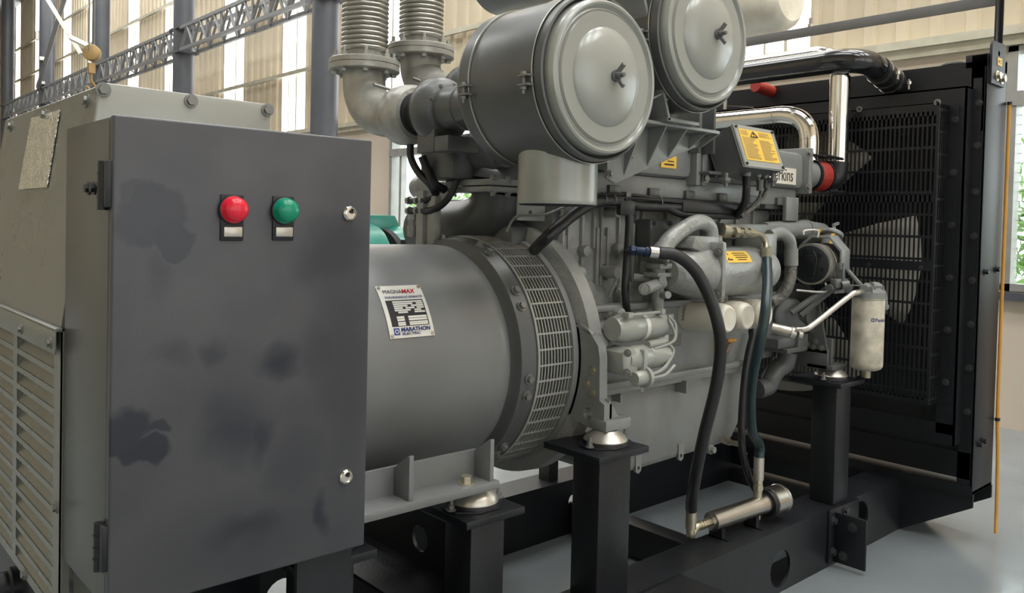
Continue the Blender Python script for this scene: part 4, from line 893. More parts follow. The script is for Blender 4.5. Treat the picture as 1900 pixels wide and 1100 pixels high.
m = MB(); m.lathe(cc0+V((.17, .02, .01)), dx, [(0, 0), (0, .06), (.01, .085), (.02, .06), (.03, .085), (.03, 0)], 32); m.build('pulley', 'black', ca)
m = MB(); m.tube([cc0+V((-.01, .03, .13)), cc0+V((-.0, .03, .15)), cc0+V((.06, .0, .152)), cc0+V((.062, .0, .12))], .004, 6); m.build('wire_guard', 'plate', ca)
m = MB(); m.tube([cc0+V((-.02, .05, -.12)), cc0+V((.03, -.06, -.12)), cc0+V((.03, -.06, -.08))], .005, 6); m.build('wire_guard', 'plate', ca)

# junction box
jb = thing('junction_box', 'grey junction box with large yellow warning sheet on its lid', 'junction box', (2.95, 1.85, 1.72))
A = V((2.8329, 1.8500, 1.9157)); B_ = V((3.1168, 1.8500, 1.9189)); D = V((2.8330, 1.7913, 1.7584)); D.x = A.x; ax_ = V((B_.x-A.x, 0, 0)); dn = D-A; nrm = ax_.cross(dn).normalized()
if nrm.y > 0: nrm = -nrm
m = MB(); m.obox(A-nrm*.135, ax_*1.0, dn*1.0, nrm*.13, .004); m.build('box_body', 'cleaner', jb)
m = MB(); m.obox(A-ax_*.015-dn*.015-nrm*.010, ax_*1.03, dn*1.03, nrm*.010, .003); ld = m.build('lid', 'lid', jb)
m = MB(); m.obox(A+ax_*.07+dn*.07, ax_*.86, dn*.80, nrm*.002); yl = m.build('warning_sheet', 'yellow', ld, 'yellow warning sheet')
m = MB(); rnd = random.Random(4)
def jp(u, v, o=.0027): return A+ax_*u+dn*v+nrm*o
for col in (0, 1):
    for k in range(22):
        v = .11+k*.0335
        if col == 0 and k < 4: u0, u1 = .10, .10+.16+.06*rnd.random()
        elif rnd.random() < .08: continue
        else: u0, u1 = (.10 if col == 0 else .53), (.10 if col == 0 else .53)+.22+.15*rnd.random()
        if col == 1 and k < 4: u0 = .56
        m.poly([jp(u0, v), jp(u1, v), jp(u1, v+.013), jp(u0, v+.013)])
m.build('printed_lines', 'brass', yl, recalc=False)
m = MB()
for a, b in (((.33, .25), (.42, .11)), ((.42, .11), (.51, .25)), ((.33, .25), (.51, .25)), ((.42, .15), (.42, .20)), ((.42, .22), (.42, .235))):
    m.tube([jp(*a), jp(*b)], .0022, 6, smooth=False)
m.build('warning_triangle', 'ink', yl)
m = MB()
for u in (.03, .97):
    for v in (.03, .97): m.bolt(jp(u, v, .0), nrm, .006, .003, False)
m.build('lid_screw', 'dark', ld)
m = MB(); m.obox(V((2.70, 1.92, 1.80)), (.02, 0, 0), (0, .12, 0), (0, 0, .26), .003); m.obox(V((2.75, 1.90, 1.72)), (.16, 0, 0), (0, .10, 0), (0, 0, .012), .003); m.obox(V((2.82, 1.92, 1.71)), (.40, 0, 0), (0, .06, 0), (0, 0, .012), .003); m.obox(V((2.77, 1.90, 1.80)), (.015, 0, 0), (0, .08, 0), (0, 0, .18), .003); m.build('mounting_bracket', 'cleaner', jb)
gl = [(2.9590, 1.8700, 1.7413), (3.0478, 1.8700, 1.7423), (3.1061, 1.8700, 1.7413)]
for p, r in zip(gl, (.020, .015, .017)): m = MB(); m.cyl(V(p)+V((0, 0, .02)), V(p)+V((0, 0, -.02)), r, seg=14); m.cyl(V(p)+V((0, 0, .005)), V(p)+V((0, 0, -.007)), r*1.2, seg=6); m.build('cable_gland', 'darkdrum', jb)
for p in ((2.7730, 1.8400, 1.7038), (3.1157, 1.8400, 1.7230)):
    m = MB(); p = V(p); m.cyl(p+V((0, 0, .02)), p+V((0, 0, -.035)), .008, seg=10); m.cyl(p, p+V((0, 0, -.012)), .02, seg=6); m.cyl(p+V((-.015, 0, -.01)), p+V((.015, 0, -.01)), .012, seg=10); m.build('mounting_stud', 'darkdrum', jb)
m = MB()
m.tube([(2.9595, 1.8700, 1.7326), (2.9510, 1.8600, 1.6706), (2.9702, 1.8800, 1.6101), (2.9915, 1.9300, 1.5618)], .016, 10); m.build('thick_cable', 'rubber', jb)
m = MB(); m.tube([(3.0485, 1.8700, 1.7312), (3.0764, 1.8700, 1.6767), (3.0830, 1.8900, 1.6277), (3.0477, 1.9300, 1.5677)], .007, 8); m.tube([(3.1065, 1.8700, 1.7345), (3.1263, 1.8700, 1.6836), (3.0958, 1.8900, 1.6213), (3.0279, 1.9300, 1.5582)], .010, 8); m.build('thin_cable', 'braid', jb)
m = MB()
for p in ((3.0675, 1.8700, 1.6875), (3.1210, 1.8700, 1.7014)): p = V(p); MB().cyl(p+V((0, 0, .02)), p+V((0, 0, -.02)), .014, seg=10).build('connector', 'darkdrum', jb)

# ================================================================== AIR CLEANERS
bsup = thing('air_cleaner_bracket', 'grey welded gusset bracket carrying the two air cleaners', 'bracket', (2.2, 1.74, 1.65))
m = MB(); m.prism([(1.96, 1.735, 1.655), (2.0, 1.735, 1.640), (2.44, 1.735, 1.795), (2.455, 1.735, 1.81), (2.455, 1.735, 1.838), (1.96, 1.735, 1.838)], (0, .012, 0), .002); m.build('web_plate', 'paint', bsup)
m = MB(); m.box(1.96, 2.458, 1.66, 1.98, 1.832, 1.844, .003); m.prism([(2.446, 1.66, 1.832), (2.446, 1.98, 1.832), (2.446, 1.98, 1.79), (2.446, 1.735, 1.79)], (.012, 0, 0)); m.box(2.0, 2.72, 1.75, 2.0, 1.86, 1.872) if False else None; m.build('cap_plate', 'paint', bsup)
for x in (2.04, 2.155, 2.265, 2.38):
    zb = 1.668+(x-2.04)*.33
    MB().prism([(x, 1.735, zb), (x, 1.735, 1.832), (x, 1.66, 1.832)], (.006, 0, 0)).build('gusset', 'paint', bsup)
m = MB()
for x, z in ((2.075, 1.735), (2.078, 1.765), (1.975, 1.67)): m.bolt((x, 1.735, z), (0, -1, 0), .010, .007)
m.build('bolt', 'bolt', bsup)
# leaning strap post between the cleaners
m = MB(); m.tube([(2.14, 1.66, 2.34), (2.03, 1.66, 2.05), (2.05, 1.66, 1.95), (2.20, 1.66, 1.86)], .012, 4, smooth=False) if False else None
po = MB(); po.obox(V((2.135, 1.635, 1.846)), V((-.190, 0, .48)), (0, .14, 0), V((.010, 0, .004))); po.box(2.13, 2.30, 1.635, 1.775, 1.844, 1.856, .002)
for (xa, za, xb, zb, xc, zc) in ((1.975, 2.25, 1.925, 2.245, 1.955, 2.20), (2.105, 1.925, 2.06, 1.905, 2.045, 1.935), (1.99, 2.225, 2.03, 2.24, 2.05, 2.235), (2.06, 2.05, 2.085, 2.075, 2.07, 2.10), (2.115, 1.90, 2.165, 1.93, 2.17, 1.94)):
    po.prism([(xa, 1.64, za), (xb, 1.64, zb), (xc, 1.64, zc), (xc+.004, 1.64, zc+.004), (xb+.001, 1.64, zb+.006), (xa, 1.64, za+.006)], (0, .05, 0))
po.build('strap_post', 'paint', bsup)

def cleaner(X, Z, label):
    t = thing('air_cleaner', label, 'air cleaner', (X, 1.75, Z), 'pair of round air cleaners')
    o = (X, 2.0, Z); d = (0, -1, 0)
    m = MB(); m.lathe(o, d, [(-.01, 0), (-.01, .10), (-.004, .17), (.012, .212), (.035, .230), (.06, .2375), (.395, .2375), (.402, .2365), (.404, .230), (.402, .2285), (.385, .2275), (.385, .2)], 96); m.build('body', 'cleaner', t)
    m = MB(); m.lathe(o, d, [(.388, .2195), (.408, .2195), (.418, .2185), (.427, .2145), (.430, .2085), (.428, .203), (.421, .1985), (.418, .195), (.4205, .192), (.421, .189), (.419, .187), (.4235, .185), (.4275, .182), (.4275, .140), (.430, .1375), (.4335, .134), (.443, .11), (.452, .075), (.457, .035), (.458, 0)], 96); ld = m.build('end_cover', 'lid', t, 'pale dished end cover')
    m = MB(); m.lathe(o, d, [(.386, .2280), (.390, .2280), (.390, .2190), (.386, .2190), (.386, .2280)], 96); m.build('cover_gap_shade', 'dark', ld)  # dark ring: shade of the gap around the lid, put in as colour
    m = MB(); m.cyl((X, 1.545, Z), (X, 1.535, Z), .017, seg=24); m.cyl((X, 1.54, Z), (X, 1.522, Z), .010, seg=12); m.cyl((X, 1.53, Z), (X, 1.508, Z), .006, seg=10)
    m.obox(V((X-.004, 1.530, Z+.005)), (.008, 0, 0), (.006, -.016, .022), (0, .006, .007), .001); m.obox(V((X-.004, 1.530, Z-.005)), (.008, 0, 0), (.006, -.016, -.022), (0, .006, -.007), .001)
    m.build('wing_nut', 'darkdrum', ld)
    for k, (t0, t1, g) in enumerate(((.30, .375, 12), (.055, .10, 4))):
        # band with a gap on the left side
        m = MB(); m.lathe(o, d, [(t0, .2378), (t0, .2405), (t1, .2412), (t1, .2378)], 96); b = m.build('clamp_band', 'cleaner', t)
        m = MB(); te = t1-.004 if k == 0 else t1; m.lathe(o, d, [(te, .2385), (te, .2428), (te+.004, .2428), (te+.004, .2385)], 96); m.build('band_edge', 'edge', b)
        y = 2.0-(t0+t1)/2-.01; a = math.radians(-9); c0 = V((X-math.cos(a)*.250, y, Z+math.sin(a)*.250))
        m = MB(); m.cyl(c0+V((0, 0, .026)), c0+V((0, 0, -.030)), .0045, seg=8); m.cyl(c0+V((0, 0, .022)), c0+V((0, 0, .030)), .010, seg=6); m.cyl(c0+V((0, 0, -.018)), c0+V((0, 0, -.010)), .010, seg=6)
        m.box(c0.x-.012, c0.x+.012, y-.028, y+.012, c0.z+.016, c0.z+.021); m.box(c0.x-.012, c0.x+.012, y-.028, y+.012, c0.z-.009, c0.z-.004); m.build('clamp_bolt', 'bolt', b)
    return t
c1 = cleaner(1.765, 1.925, 'nearer large round grey air cleaner with pale dished lid and pipe stub below')
m = MB(); m.lathe((1.765, 1.76, 1.565), (0, 0, 1), [(0, .112), (0, .1185), (.003, .120), (.012, .120), (.25, .120), (.25, 0)], 64); m.build('inlet_stub', 'lid', c1)
m = MB(); m.lathe((1.765, 1.76, 1.562), (0, 0, 1), [(0, 0), (0, .112), (.004, .113), (.006, 0)], 48); m.build('stub_mouth_shade', 'dark', c1)  # dark disc across the open stub mouth, its shade put in as colour
c2 = cleaner(2.252, 2.125, 'farther round air cleaner, upper right, cut by the photo top')
m = MB(); m.lathe((2.252, 1.82, 1.845), (.12, 0, 1), [(0, .075), (.12, .14), (.2, .16), (.25, 0)], 40); m.build('support_saddle', 'paint', c2)

# ================================================================== TURBO AND EXHAUST
tu = thing('turbocharger', 'dark grey turbocharger between the near air cleaner and the silver elbow', 'turbocharger', (1.765, 2.4, 1.7))
TZ = 1.898; o = (1.765, 2.0, TZ); d = (0, 1, 0)
m = MB(); m.lathe(o, d, [(0, .082), (.05, .082), (.06, .078), (.30, .078)], 40)
for t_ in (.10, .12, .20): m.lathe(o, d, [(t_-.005, .078), (t_-.003, .081), (t_+.003, .081), (t_+.005, .078)], 40)
m.build('intake_hose', 'cleaner', tu)
m = MB(); m.lathe(o, d, [(.29, 0), (.29, .075), (.30, .095), (.325, .112), (.355, .118), (.385, .112), (.405, .095), (.41, .06), (.45, .055)], 56); m.build('compressor_housing', 'cleaner', tu)
m = MB(); m.lathe(o, d, [(.40, .07), (.47, .07), (.475, .08), (.50, .08)], 40); m.build('centre_housing', 'dark', tu)
m = MB(); m.lathe(o, d, [(.485, .07), (.49, .095), (.51, .108), (.55, .112), (.59, .108), (.615, .09), (.62, .075), (.66, .073)], 56); m.build('turbine_housing', 'exhaust', tu)
m = MB()
for a in (60, 100, 150, 20): aa = math.radians(a); m.bolt((1.765-math.cos(aa)*.085, 2.30, TZ+math.sin(aa)*.085), (0, -1, 0), .006, .006)
m.tube([(1.70, 2.62, 2.0), (1.66, 2.62, 2.005), (1.74, 2.6, 1.99)], .006, 6); m.tube([(1.72, 2.42, 2.005), (1.69, 2.42, 2.01)], .006, 6); m.build('bolt', 'bolt', tu)

def exhaust(X, Yf, Zf, Yt, Zt, label, dx=0):
    t = thing('exhaust_pipe', label, 'exhaust pipe', (X, Yf, Zf), 'twin silver exhaust risers')
    m = MB(); pts = [(X, Yf, Zf-.02), (X, Yf, Zf-.06)]
    R_ = Yf-Yt; H = Zf-.06-Zt
    for k in range(1, 8):
        a = k/8*PI/2; pts.append((X+dx*math.sin(a)*.5, Yf-(Yf-Yt)*.93*(1-math.cos(a)), Zf-.06-H*math.sin(a)))
    pts.append((X+dx, Yt, Zt)); 
    m.tube(pts, [.085]*(len(pts)-4)+[.082, .078, .075, .073], 32, 3); m.build('elbow', 'exhaust', t)
    m = MB(); m.lathe((X, Yf, Zf), (0, 0, 1), [(-.024, .085), (-.024, .136), (-.021, .14), (-.002, .14), (-.001, .136), (.001, .136), (.002, .14), (.020, .14), (.023, .136), (.023, .08)], 56); fg = m.build('flange', 'exhaust', t)
    m = MB()
    for k in range(8):
        a = 2*PI*(k+.35)/8; p = V((X+math.cos(a)*.115, Yf+math.sin(a)*.115, Zf))
        m.bolt(p+V((0, 0, .023)), (0, 0, 1), .013, .013, True, .022); m.bolt(p-V((0, 0, .024)), (0, 0, -1), .013, .010)
    m.build('flange_bolt', 'exhaust', fg)
    m = MB(); m.lathe((X, Yf, Zf), (0, 0, 1), [(.02, .076), (.055, .076), (.06, .08)], 40); m.build('collar', 'exhaust', t)
    m = MB(); pr = []; z = .056
    for k in range(34):
        for f, r in ((0, .083), (.2, .0905), (.5, .0935), (.8, .0905)): pr.append((z+f*.0185, r))
        z += .0185
    pr.append((z, .083)); m.lathe((X, Yf, Zf), (0, 0, 1), pr, 48); m.build('bellows', 'bellows', t, ang=80)
    m = MB(); m.cyl((X, Yf, Zf+z), (X, Yf, 9.5), .08, seg=32); m.build('riser', 'exhaust', t)
    return t
exhaust(1.765, 2.86, 2.118, 2.63, TZ, 'nearer silver exhaust elbow with bolted flange and bellows')
exhaust(2.03, 2.85, 2.213, 2.60, 2.02, 'farther silver exhaust elbow and bellows behind the nearer one', .02)
m = MB(); m.lathe((2.05, 2.62, 2.01), (0, -1, 0), [(0, .07), (.02, .10), (.06, .115), (.10, .115), (.14, .09), (.2, .085), (.3, .10), (.36, .11), (.4, .07), (.55, .07), (.55, 0)], 48)
t = tag(m.build('turbocharger', 'cleaner', None, base=(2.05, 2.4, 1.9)), 'second turbocharger mostly hidden behind the near air cleaner', 'turbocharger')

# ================================================================== RADIATOR
XR, YR0, YR1, ZR0, ZR1 = 4.27, 1.417, 3.263, .262, 2.36
ra = thing('radiator', 'tall black radiator with mesh fan guard at the right end', 'radiator', (4.4, YC, .262))
for s in (0, 1):
    y0, y1 = (YR0, YR0+.012) if s == 0 else (YR1-.012, YR1)
    b = MB(); b.box(XR, XR+.265, y0, y1, ZR0, ZR1, .003)
    yy0, yy1 = (YR0, YR0+.07) if s == 0 else (YR1-.07, YR1)
    b.box(XR, XR+.006, yy0, yy1, ZR0, ZR1); b.box(XR+.259, XR+.265, yy0, yy1, ZR0, ZR1); b = b.build('channel_frame', 'black', ra)
    m = MB(); n_ = -1 if s == 0 else 1; ye = y0 if s == 0 else y1
    for x, z in ((4.33, .50), (4.385, .508), (4.33, 1.33), (4.48, 1.34)): m.bolt((x, ye, z), (0, n_, 0), .013, .016)
    m.build('channel_bolt', 'black', b)
MB().box(XR+.02, XR+.25, YR0+.012, YR1-.012, .335, 2.20).build('core', 'dark', ra)
MB().box(XR+.01, XR+.255, YR0+.012, YR1-.012, 2.18, 2.325, .006).build('header_tank', 'black', ra)
m = MB(); m.box(XR, XR+.006, YR0+.012, YR1-.012, 2.0, 2.33); m.box(XR, XR+.265, YR0, YR0+.10, 2.30, 2.365, .003); m.box(XR, XR+.265, YR1-.10, YR1, 2.30, 2.365, .003); m.build('header_plate', 'black', ra)
m = MB(); m.box(XR, XR+.02, YR0+.012, YR1-.012, .333, .46); m.box(XR, XR+.265, YR0, YR1, ZR0, ZR0+.02, .003); m.box(XR-.006, XR, YR0+.004, YR1-.004, ZR0, ZR0+.04); m.build('base_lip', 'black', ra)
m = MB(); m.tube([(4.40, 1.68, 2.335), (4.40, 1.66, 2.355), (4.40, 1.58, 2.355), (4.40, 1.56, 2.335)], .010, 8); m.build('tank_handle', 'black', ra)
# shroud
sh = MB(); ys0, ys1 = 1.475, 3.205
sh.box(4.185, 4.195, ys0, ys1, 2.05, 2.205); sh.box(4.185, 4.195, ys0, 1.56, .55, 2.05); sh.box(4.185, 4.195, 3.12, ys1, .55, 2.05); sh.box(4.185, 4.195, ys0, ys1, .50, .60)
sh.box(4.185, XR, ys0, ys0+.008, .50, 2.205); sh.box(4.185, XR, ys1-.008, ys1, .50, 2.205); sh.box(4.185, XR, ys0, ys1, 2.197, 2.205)
sh.box(4.262, XR, YR0+.02, ys0, .50, 2.25)
sh = sh.build('fan_shroud', 'black', ra)
m = MB()
for z in (2.13, 1.93, 1.71, 1.50, 1.29, 1.08, .87, .66): m.bolt((4.262, 1.447, z), (-1, 0, 0), .012, .008)
m.build('shroud_bolt', 'darkbolt', sh)
m = MB(); m.box(4.183, 4.186, ys0, 1.56, 1.335, 1.339); m.build('panel_seam', 'dark', sh)
# fan guard
gd = MB(); gy0, gy1, gx = 1.545, 3.135, 4.05
zs = [2.10, 1.92, 1.74, 1.60, 1.42, 1.36, 1.20, 1.04, .88, .72]
gd.box(gx, gx+.004, gy0, gy1, 2.06, 2.118); gd.box(gx, gx+.135, gy0, gy1, 2.114, 2.118); gd.box(gx-.002, gx+.004, gy0, gy0+.012, .70, 2.118); gd.box(gx, gx+.004, gy1-.035, gy1, .70, 2.118)
gd.box(gx, gx+.006, gy0, gy1, 1.655, 1.69); gd.box(gx-.004, gx+.006, gy0, gy1, 1.33, 1.375); gd.box(gx, gx+.006, gy0, gy1, .70, .73)
y = gy0+.024
while y < gy1-.03: gd.box(gx, gx+.003, y, y+.0085, .72, 2.08); y += .0215
z = .75
while z < 2.06: gd.box(gx+.0005, gx+.0035, gy0+.010, gy1, z, z+.012); z += .105
gd = gd.build('fan_guard', 'black', ra)
m = MB()
for k in range(6): x = gx+.012+k*.022; m.box(x, x+.006, gy0, gy0+.003, .70, 2.118)
z = .72
while z < 2.1: m.box(gx, gx+.135, gy0, gy0+.003, z, z+.010); z += .105
m.box(gx, gx+.004, gy0-.001, gy0+.006, .70, 2.118); m.box(gx+.130, gx+.136, gy0-.04, gy0+.003, .70, 2.118); m.build('guard_mesh', 'black', gd)
m = MB()
for p in ((gx, gy0+.01, 2.12), (gx, gy0+.38, 2.12)): MB().ring((p[0]+.004, p[1], p[2]), (-1, 0, 0), .006, .015, 0, .006, 20).build('guard_eyelet', 'bolt', gd)
for z in (2.05, 1.80, 1.55, 1.30, 1.05, .80): m.bolt((4.18, gy0-.025, z), (-1, 0, 0), .012, .008)
for y_ in (1.60, 1.85): m.bolt((gx-.004, y_, 1.345), (-1, 0, 0), .008, .006)
m.build('guard_bolt', 'darkbolt', gd)
# fan
fa = thing('cooling_fan', 'pale wide-bladed cooling fan behind the black mesh guard', 'fan', (4.12, YC, 1.35))
for k in range(5):
    c_ = math.radians(-2+72*k); m = MB(); g_ = []
    for q in range(9):
        th = c_+math.radians(-22+44*q/8); row = []
        for rr in (.15, .33, .52, .71): row.append(m.bm.verts.new((4.12+(q/8-.5)*.07, YC-math.cos(th+(.71-rr)*.25)*rr, 1.35+math.sin(th+(.71-rr)*.25)*rr)))
        g_.append(row)
    for q in range(8):
        for j in range(3): m.bm.faces.new((g_[q][j], g_[q+1][j], g_[q+1][j+1], g_[q][j+1]))
    b_ = m.build('blade', 'blade', fa); sm = b_.modifiers.new('solid', 'SOLIDIFY'); sm.thickness = .008
MB().cyl((4.08, YC, 1.35), (4.16, YC, 1.35), .16, seg=32, bev=.01).build('hub', 'black', fa)
MB().cyl((3.58, YC, 1.35), (4.09, YC, 1.35), .05, seg=20).build('drive_shaft', 'black', fa)
# lifting plate, pull bar
lg = MB(); lg.holeplate([(4.285, YR0, 2.225), (4.285, YR0, 2.40), (4.30, YR0, 2.425), (4.455, YR0, 2.43), (4.465, YR0, 2.42), (4.465, YR0, 2.225)], (0, -.012, 0), [((4.375, YR0, 2.375), .013), ((4.375, YR0, 2.295), .006)]); lg = lg.build('lifting_plate', 'black', ra)
m = MB(); m.bolt((4.36, YR0-.012, 2.268), (0, -1, 0), .018, .014); m.bolt((4.425, YR0-.012, 2.262), (0, -1, 0), .018, .014); m.build('bolt', 'zinc', lg)
m = MB(); m.box(4.355, 4.415, YR0-.0145, YR0-.012, 2.318, 2.355); q = m.build('lift_label', 'yellow', lg)
m = MB(); m.ring((4.370, YR0-.0146, 2.337), (0, -1, 0), .004, .007, 0, .0008, 12); m.box(4.385, 4.408, YR0-.0153, YR0-.0145, 2.342, 2.345); m.box(4.385, 4.405, YR0-.0153, YR0-.0145, 2.33, 2.333); m.build('symbol', 'ink', q)
ba = thing('pull_bar', 'grey angle bar running above the radiator between lifting arms', 'bar', (4.40, 1.43, 2.42))
m = MB(); m.box(4.36, 4.45, 1.418, 1.426, 2.34, 2.70, .002); m.box(4.41, 4.416, 1.404, 1.418, 2.43, 2.70); m.build('arm', 'frame', ba)
m = MB(); m.box(4.36, 4.45, YR1-.02, YR1-.01, 2.34, 2.70, .002); m.build('arm', 'frame', ba)
m = MB(); m.box(4.385, 4.391, 1.43, YR1-.02, 2.61, 2.665, .001); m.box(4.391, 4.44, 1.43, YR1-.02, 2.66, 2.666, .001); m.build('angle_bar', 'darkdrum', ba)
m = MB(); m.cyl((4.415, 2.40, 2.64), (4.415, 2.40, 2.72), .010, seg=10); m.cyl((4.415, 2.40, 2.666), (4.415, 2.40, 2.685), .018, seg=6); m.cyl((4.415, 2.40, 2.64), (4.415, 2.40, 2.658), .018, seg=6); m.build('u_bolt', 'steel', ba)

# ================================================================== COOLANT AND AIR PIPES
t = thing('charge_air_pipe', 'polished steel pipe running level then bending down, left of the upright one', 'pipe', (3.8, 2.0, 1.8))
m = MB(); m.tube([(3.80, 3.0, 2.085), (3.80, 2.6, 2.085), (3.80, 2.30, 2.085), (3.80, 2.18, 2.082), (3.80, 2.095, 2.05), (3.80, 2.055, 1.97), (3.80, 2.055, 1.80)], .048, 28, 8); m.build('pipe', 'chrome', t)
m = MB()
for y_ in (2.235, 2.62): m.lathe((3.80, y_, 2.085), (0, 1, 0), [(-.002, .047), (-.002, .0495), (.002, .0495), (.002, .047)], 32)
m.lathe((3.80, 2.055, 1.955), (0, 0, 1), [(-.002, .047), (-.002, .0495), (.002, .0495), (.002, .047)], 32); m.build('weld_bead', 'steel', t)
m = MB(); m.box(3.71, 3.90, 1.98, 2.10, 1.868, 1.876, .002); m.build('mount_plate', 'black', t)
t = thing('charge_air_pipe', 'upright polished steel pipe in front of the fan guard', 'pipe', (3.93, 1.96, 1.75))
m = MB(); m.tube([(3.93, 1.97, 1.84), (3.93, 1.97, 2.0), (3.93, 1.97, 2.27)], .050, 32, smooth=False); m.build('pipe', 'chrome', t)
m = MB(); m.tube([(3.85, 2.01, 1.77), (3.90, 1.99, 1.765), (3.925, 1.975, 1.79), (3.93, 1.97, 1.85)], .054, 24); m.build('rubber_elbow', 'rubber', t)
m = MB(); m.tube([(3.93, 1.97, 2.25), (3.93, 1.985, 2.33), (3.93, 2.06, 2.385), (3.93, 2.25, 2.392), (3.93, 3.0, 2.392)], .045, 24, 8); m.build('pipe_bend', 'chrome', t)
t = thing('radiator_hose_pipe', 'black glossy coolant pipe crossing to the radiator top with clamped rubber sleeve', 'pipe', (4.0, 2.2, 2.3))
M['gloss'] = mat('black_gloss_paint', (0.010, 0.010, 0.012), .16, 0, .1, 6, coat=.6)
m = MB(); m.tube([(3.86, 3.0, 2.335), (3.86, 2.5, 2.335), (3.86, 2.1, 2.335), (3.865, 1.98, 2.335), (3.90, 1.885, 2.332), (3.98, 1.845, 2.325), (4.08, 1.838, 2.30)], .058, 28, 8); m.build('pipe', 'gloss', t)
m = MB(); m.tube([(4.04, 1.838, 2.308), (4.22, 1.835, 2.262)], .064, 28, smooth=False); sl = m.build('rubber_sleeve', 'rubber', t)
m = MB(); dd = V((.18, -.003, -.046)).normalized()
for f in (.03, .10, .16): m.lathe(V((4.04, 1.838, 2.308))+dd*f, dd, [(-.008, .063), (-.008, .067), (.008, .067), (.008, .063)], 28)
for f in (.03, .16): p = V((4.04, 1.80, 2.308))+dd*f; m.cyl(p+V((0, -.05, .0)), p+V((0, -.05, -.05)), .006, seg=8); m.cyl(p+V((0, -.05, -.01)), p+V((0, -.05, -.025)), .011, seg=6)
m.build('hose_clamp', 'steel', sl)
m = MB(); m.cyl((4.21, 1.835, 2.264), (4.285, 1.833, 2.245), .055, seg=24); m.build('tank_neck', 'black', t)
m = MB(); m.tube([(4.12, 2.56, 2.315), (4.27, 2.55, 2.300)], .034, 20); m.build('branch_hose', 'red', t)
m = MB(); m.tube([(3.92, 2.62, 2.19), (3.94, 2.45, 2.165)], .006, 6); m.cyl((3.92, 2.62, 2.215), (3.92, 2.62, 2.165), .012, seg=8); m.build('clamp_screw', 'steel', t)

# ================================================================== MOUNTS
def mount(x, y, z, label, sc=1.0, h=.056, r=.074):
    t = thing('vibration_mount', label, 'vibration mount', (x, y, z), 'anti-vibration mounts on the pedestals')
    m = MB(); m.prism([(x+a*sc, y+b*sc, z) for a, b in ((-.112, -.015), (-.10, -.04), (-.04, -.085), (.04, -.085), (.10, -.04), (.112, -.015), (.112, .015), (.10, .04), (.04, .085), (-.04, .085), (-.10, .04), (-.112, .015))], (0, 0, .006), .001); m.build('base_plate', 'black', t)
    m = MB(); m.lathe((x, y, z+.006), (0, 0, 1), [(0, r*1.02), (.010, r), (.014, r*.8)], 40); m.build('rubber_ring', 'rubber', t)
    m = MB(); m.lathe((x, y, z+.006), (0, 0, 1), [(.006, r*.85), (.009, r), (.013, r*1.0), (h*.6, r*.86), (h*.88, r*.62), (h, r*.55), (h, 0)], 40); m.build('dome', 'alu', t)
    m = MB()
    for a in (-.088, .088): m.bolt((x+a, y-.01, z+.006), (0, 0, 1), .010, .012, True, .02)
    m.build('stud_bolt', 'bolt', t)
    return t
ml = ['silver domed rubber mount under the alternator foot on the shorter pedestal', 'silver domed rubber mount under the rear engine bracket', 'darker domed rubber mount under the front engine leg by the radiator', 'domed mount half hidden behind the cabinet bottom corner']
for (x, z, k, h_) in ((1.515, .69, 0, .056), (2.085, .775, 1, .044), (3.64, .83, 2, .042), (1.03, .69, 3, .056)): mount(x, 1.822, z, ml[k], .9, h_)
for (x, z) in ((1.515, .69), (2.085, .775), (3.64, .83), (1.03, .69)):
    mount(x, 2.86, z, 'domed mount on the far rail pedestals, hidden behind the set', .9)

# ================================================================== HOSES AND HEATER
h = thing('coolant_heater', 'shiny steel cylindrical coolant heater lying on the base rail', 'heater', (3.0, 1.84, .265))
p0, p1 = V((2.79, 1.88, .335)), V((3.19, 1.845, .345)); dd = (p1-p0).normalized()
m = MB(); m.lathe(p0, dd, [(0, 0), (0, .026), (.01, .026), (.012, .038), (.32, .039), (.345, .042), (.36, .042), (.36, 0)], 36); m.build('barrel', 'steel', h)
m = MB(); m.lathe(p0, dd, [(.36, .03), (.36, .056), (.372, .058), (.385, .058)], 36); m.build('black_collar', 'black', h)
m = MB(); m.lathe(p0, dd, [(.384, .058), (.386, .061), (.455, .061), (.457, .063), (.468, .063), (.472, .055), (.472, 0)], 40); m.build('end_cap', 'steel', h)
m = MB(); m.cyl(p0, p0-dd*.03, .017, seg=6); m.cyl(p0-dd*.025, p0-dd*.065, .014, seg=14); m.cyl(p0-dd*.035, p0-dd*.045, .018, seg=6); m.cyl(p0-dd*.05, p0-dd*.06, .018, seg=14); m.build('end_fitting', 'zinc', h)
m = MB()
for f in (.05, .27): q = p0+dd*f; m.box(q.x-.012, q.x+.012, q.y-.03, q.y+.03, .265, q.z-.03); m.box(q.x-.012, q.x+.012, q.y-.06, q.y+.03, .265, .27)
m.build('bracket', 'black', h)
m = MB(); q = p0+dd*.31; m.cyl(q+V((0, 0, .03)), q+V((0, 0, .10)), .018, seg=16); m.cyl(q+V((0, 0, .07)), q+V((0, 0, .09)), .023, seg=6); m.cyl(q+V((0, 0, .10)), q+V((0, 0, .12)), .020, seg=6); m.build('outlet_fitting', 'zinc', h)
m = MB(); m.cyl(q+V((.01, 0, -.03)), q+V((.01, 0, -.06)), .008, seg=8); m.build('drain_screw', 'zinc', h)

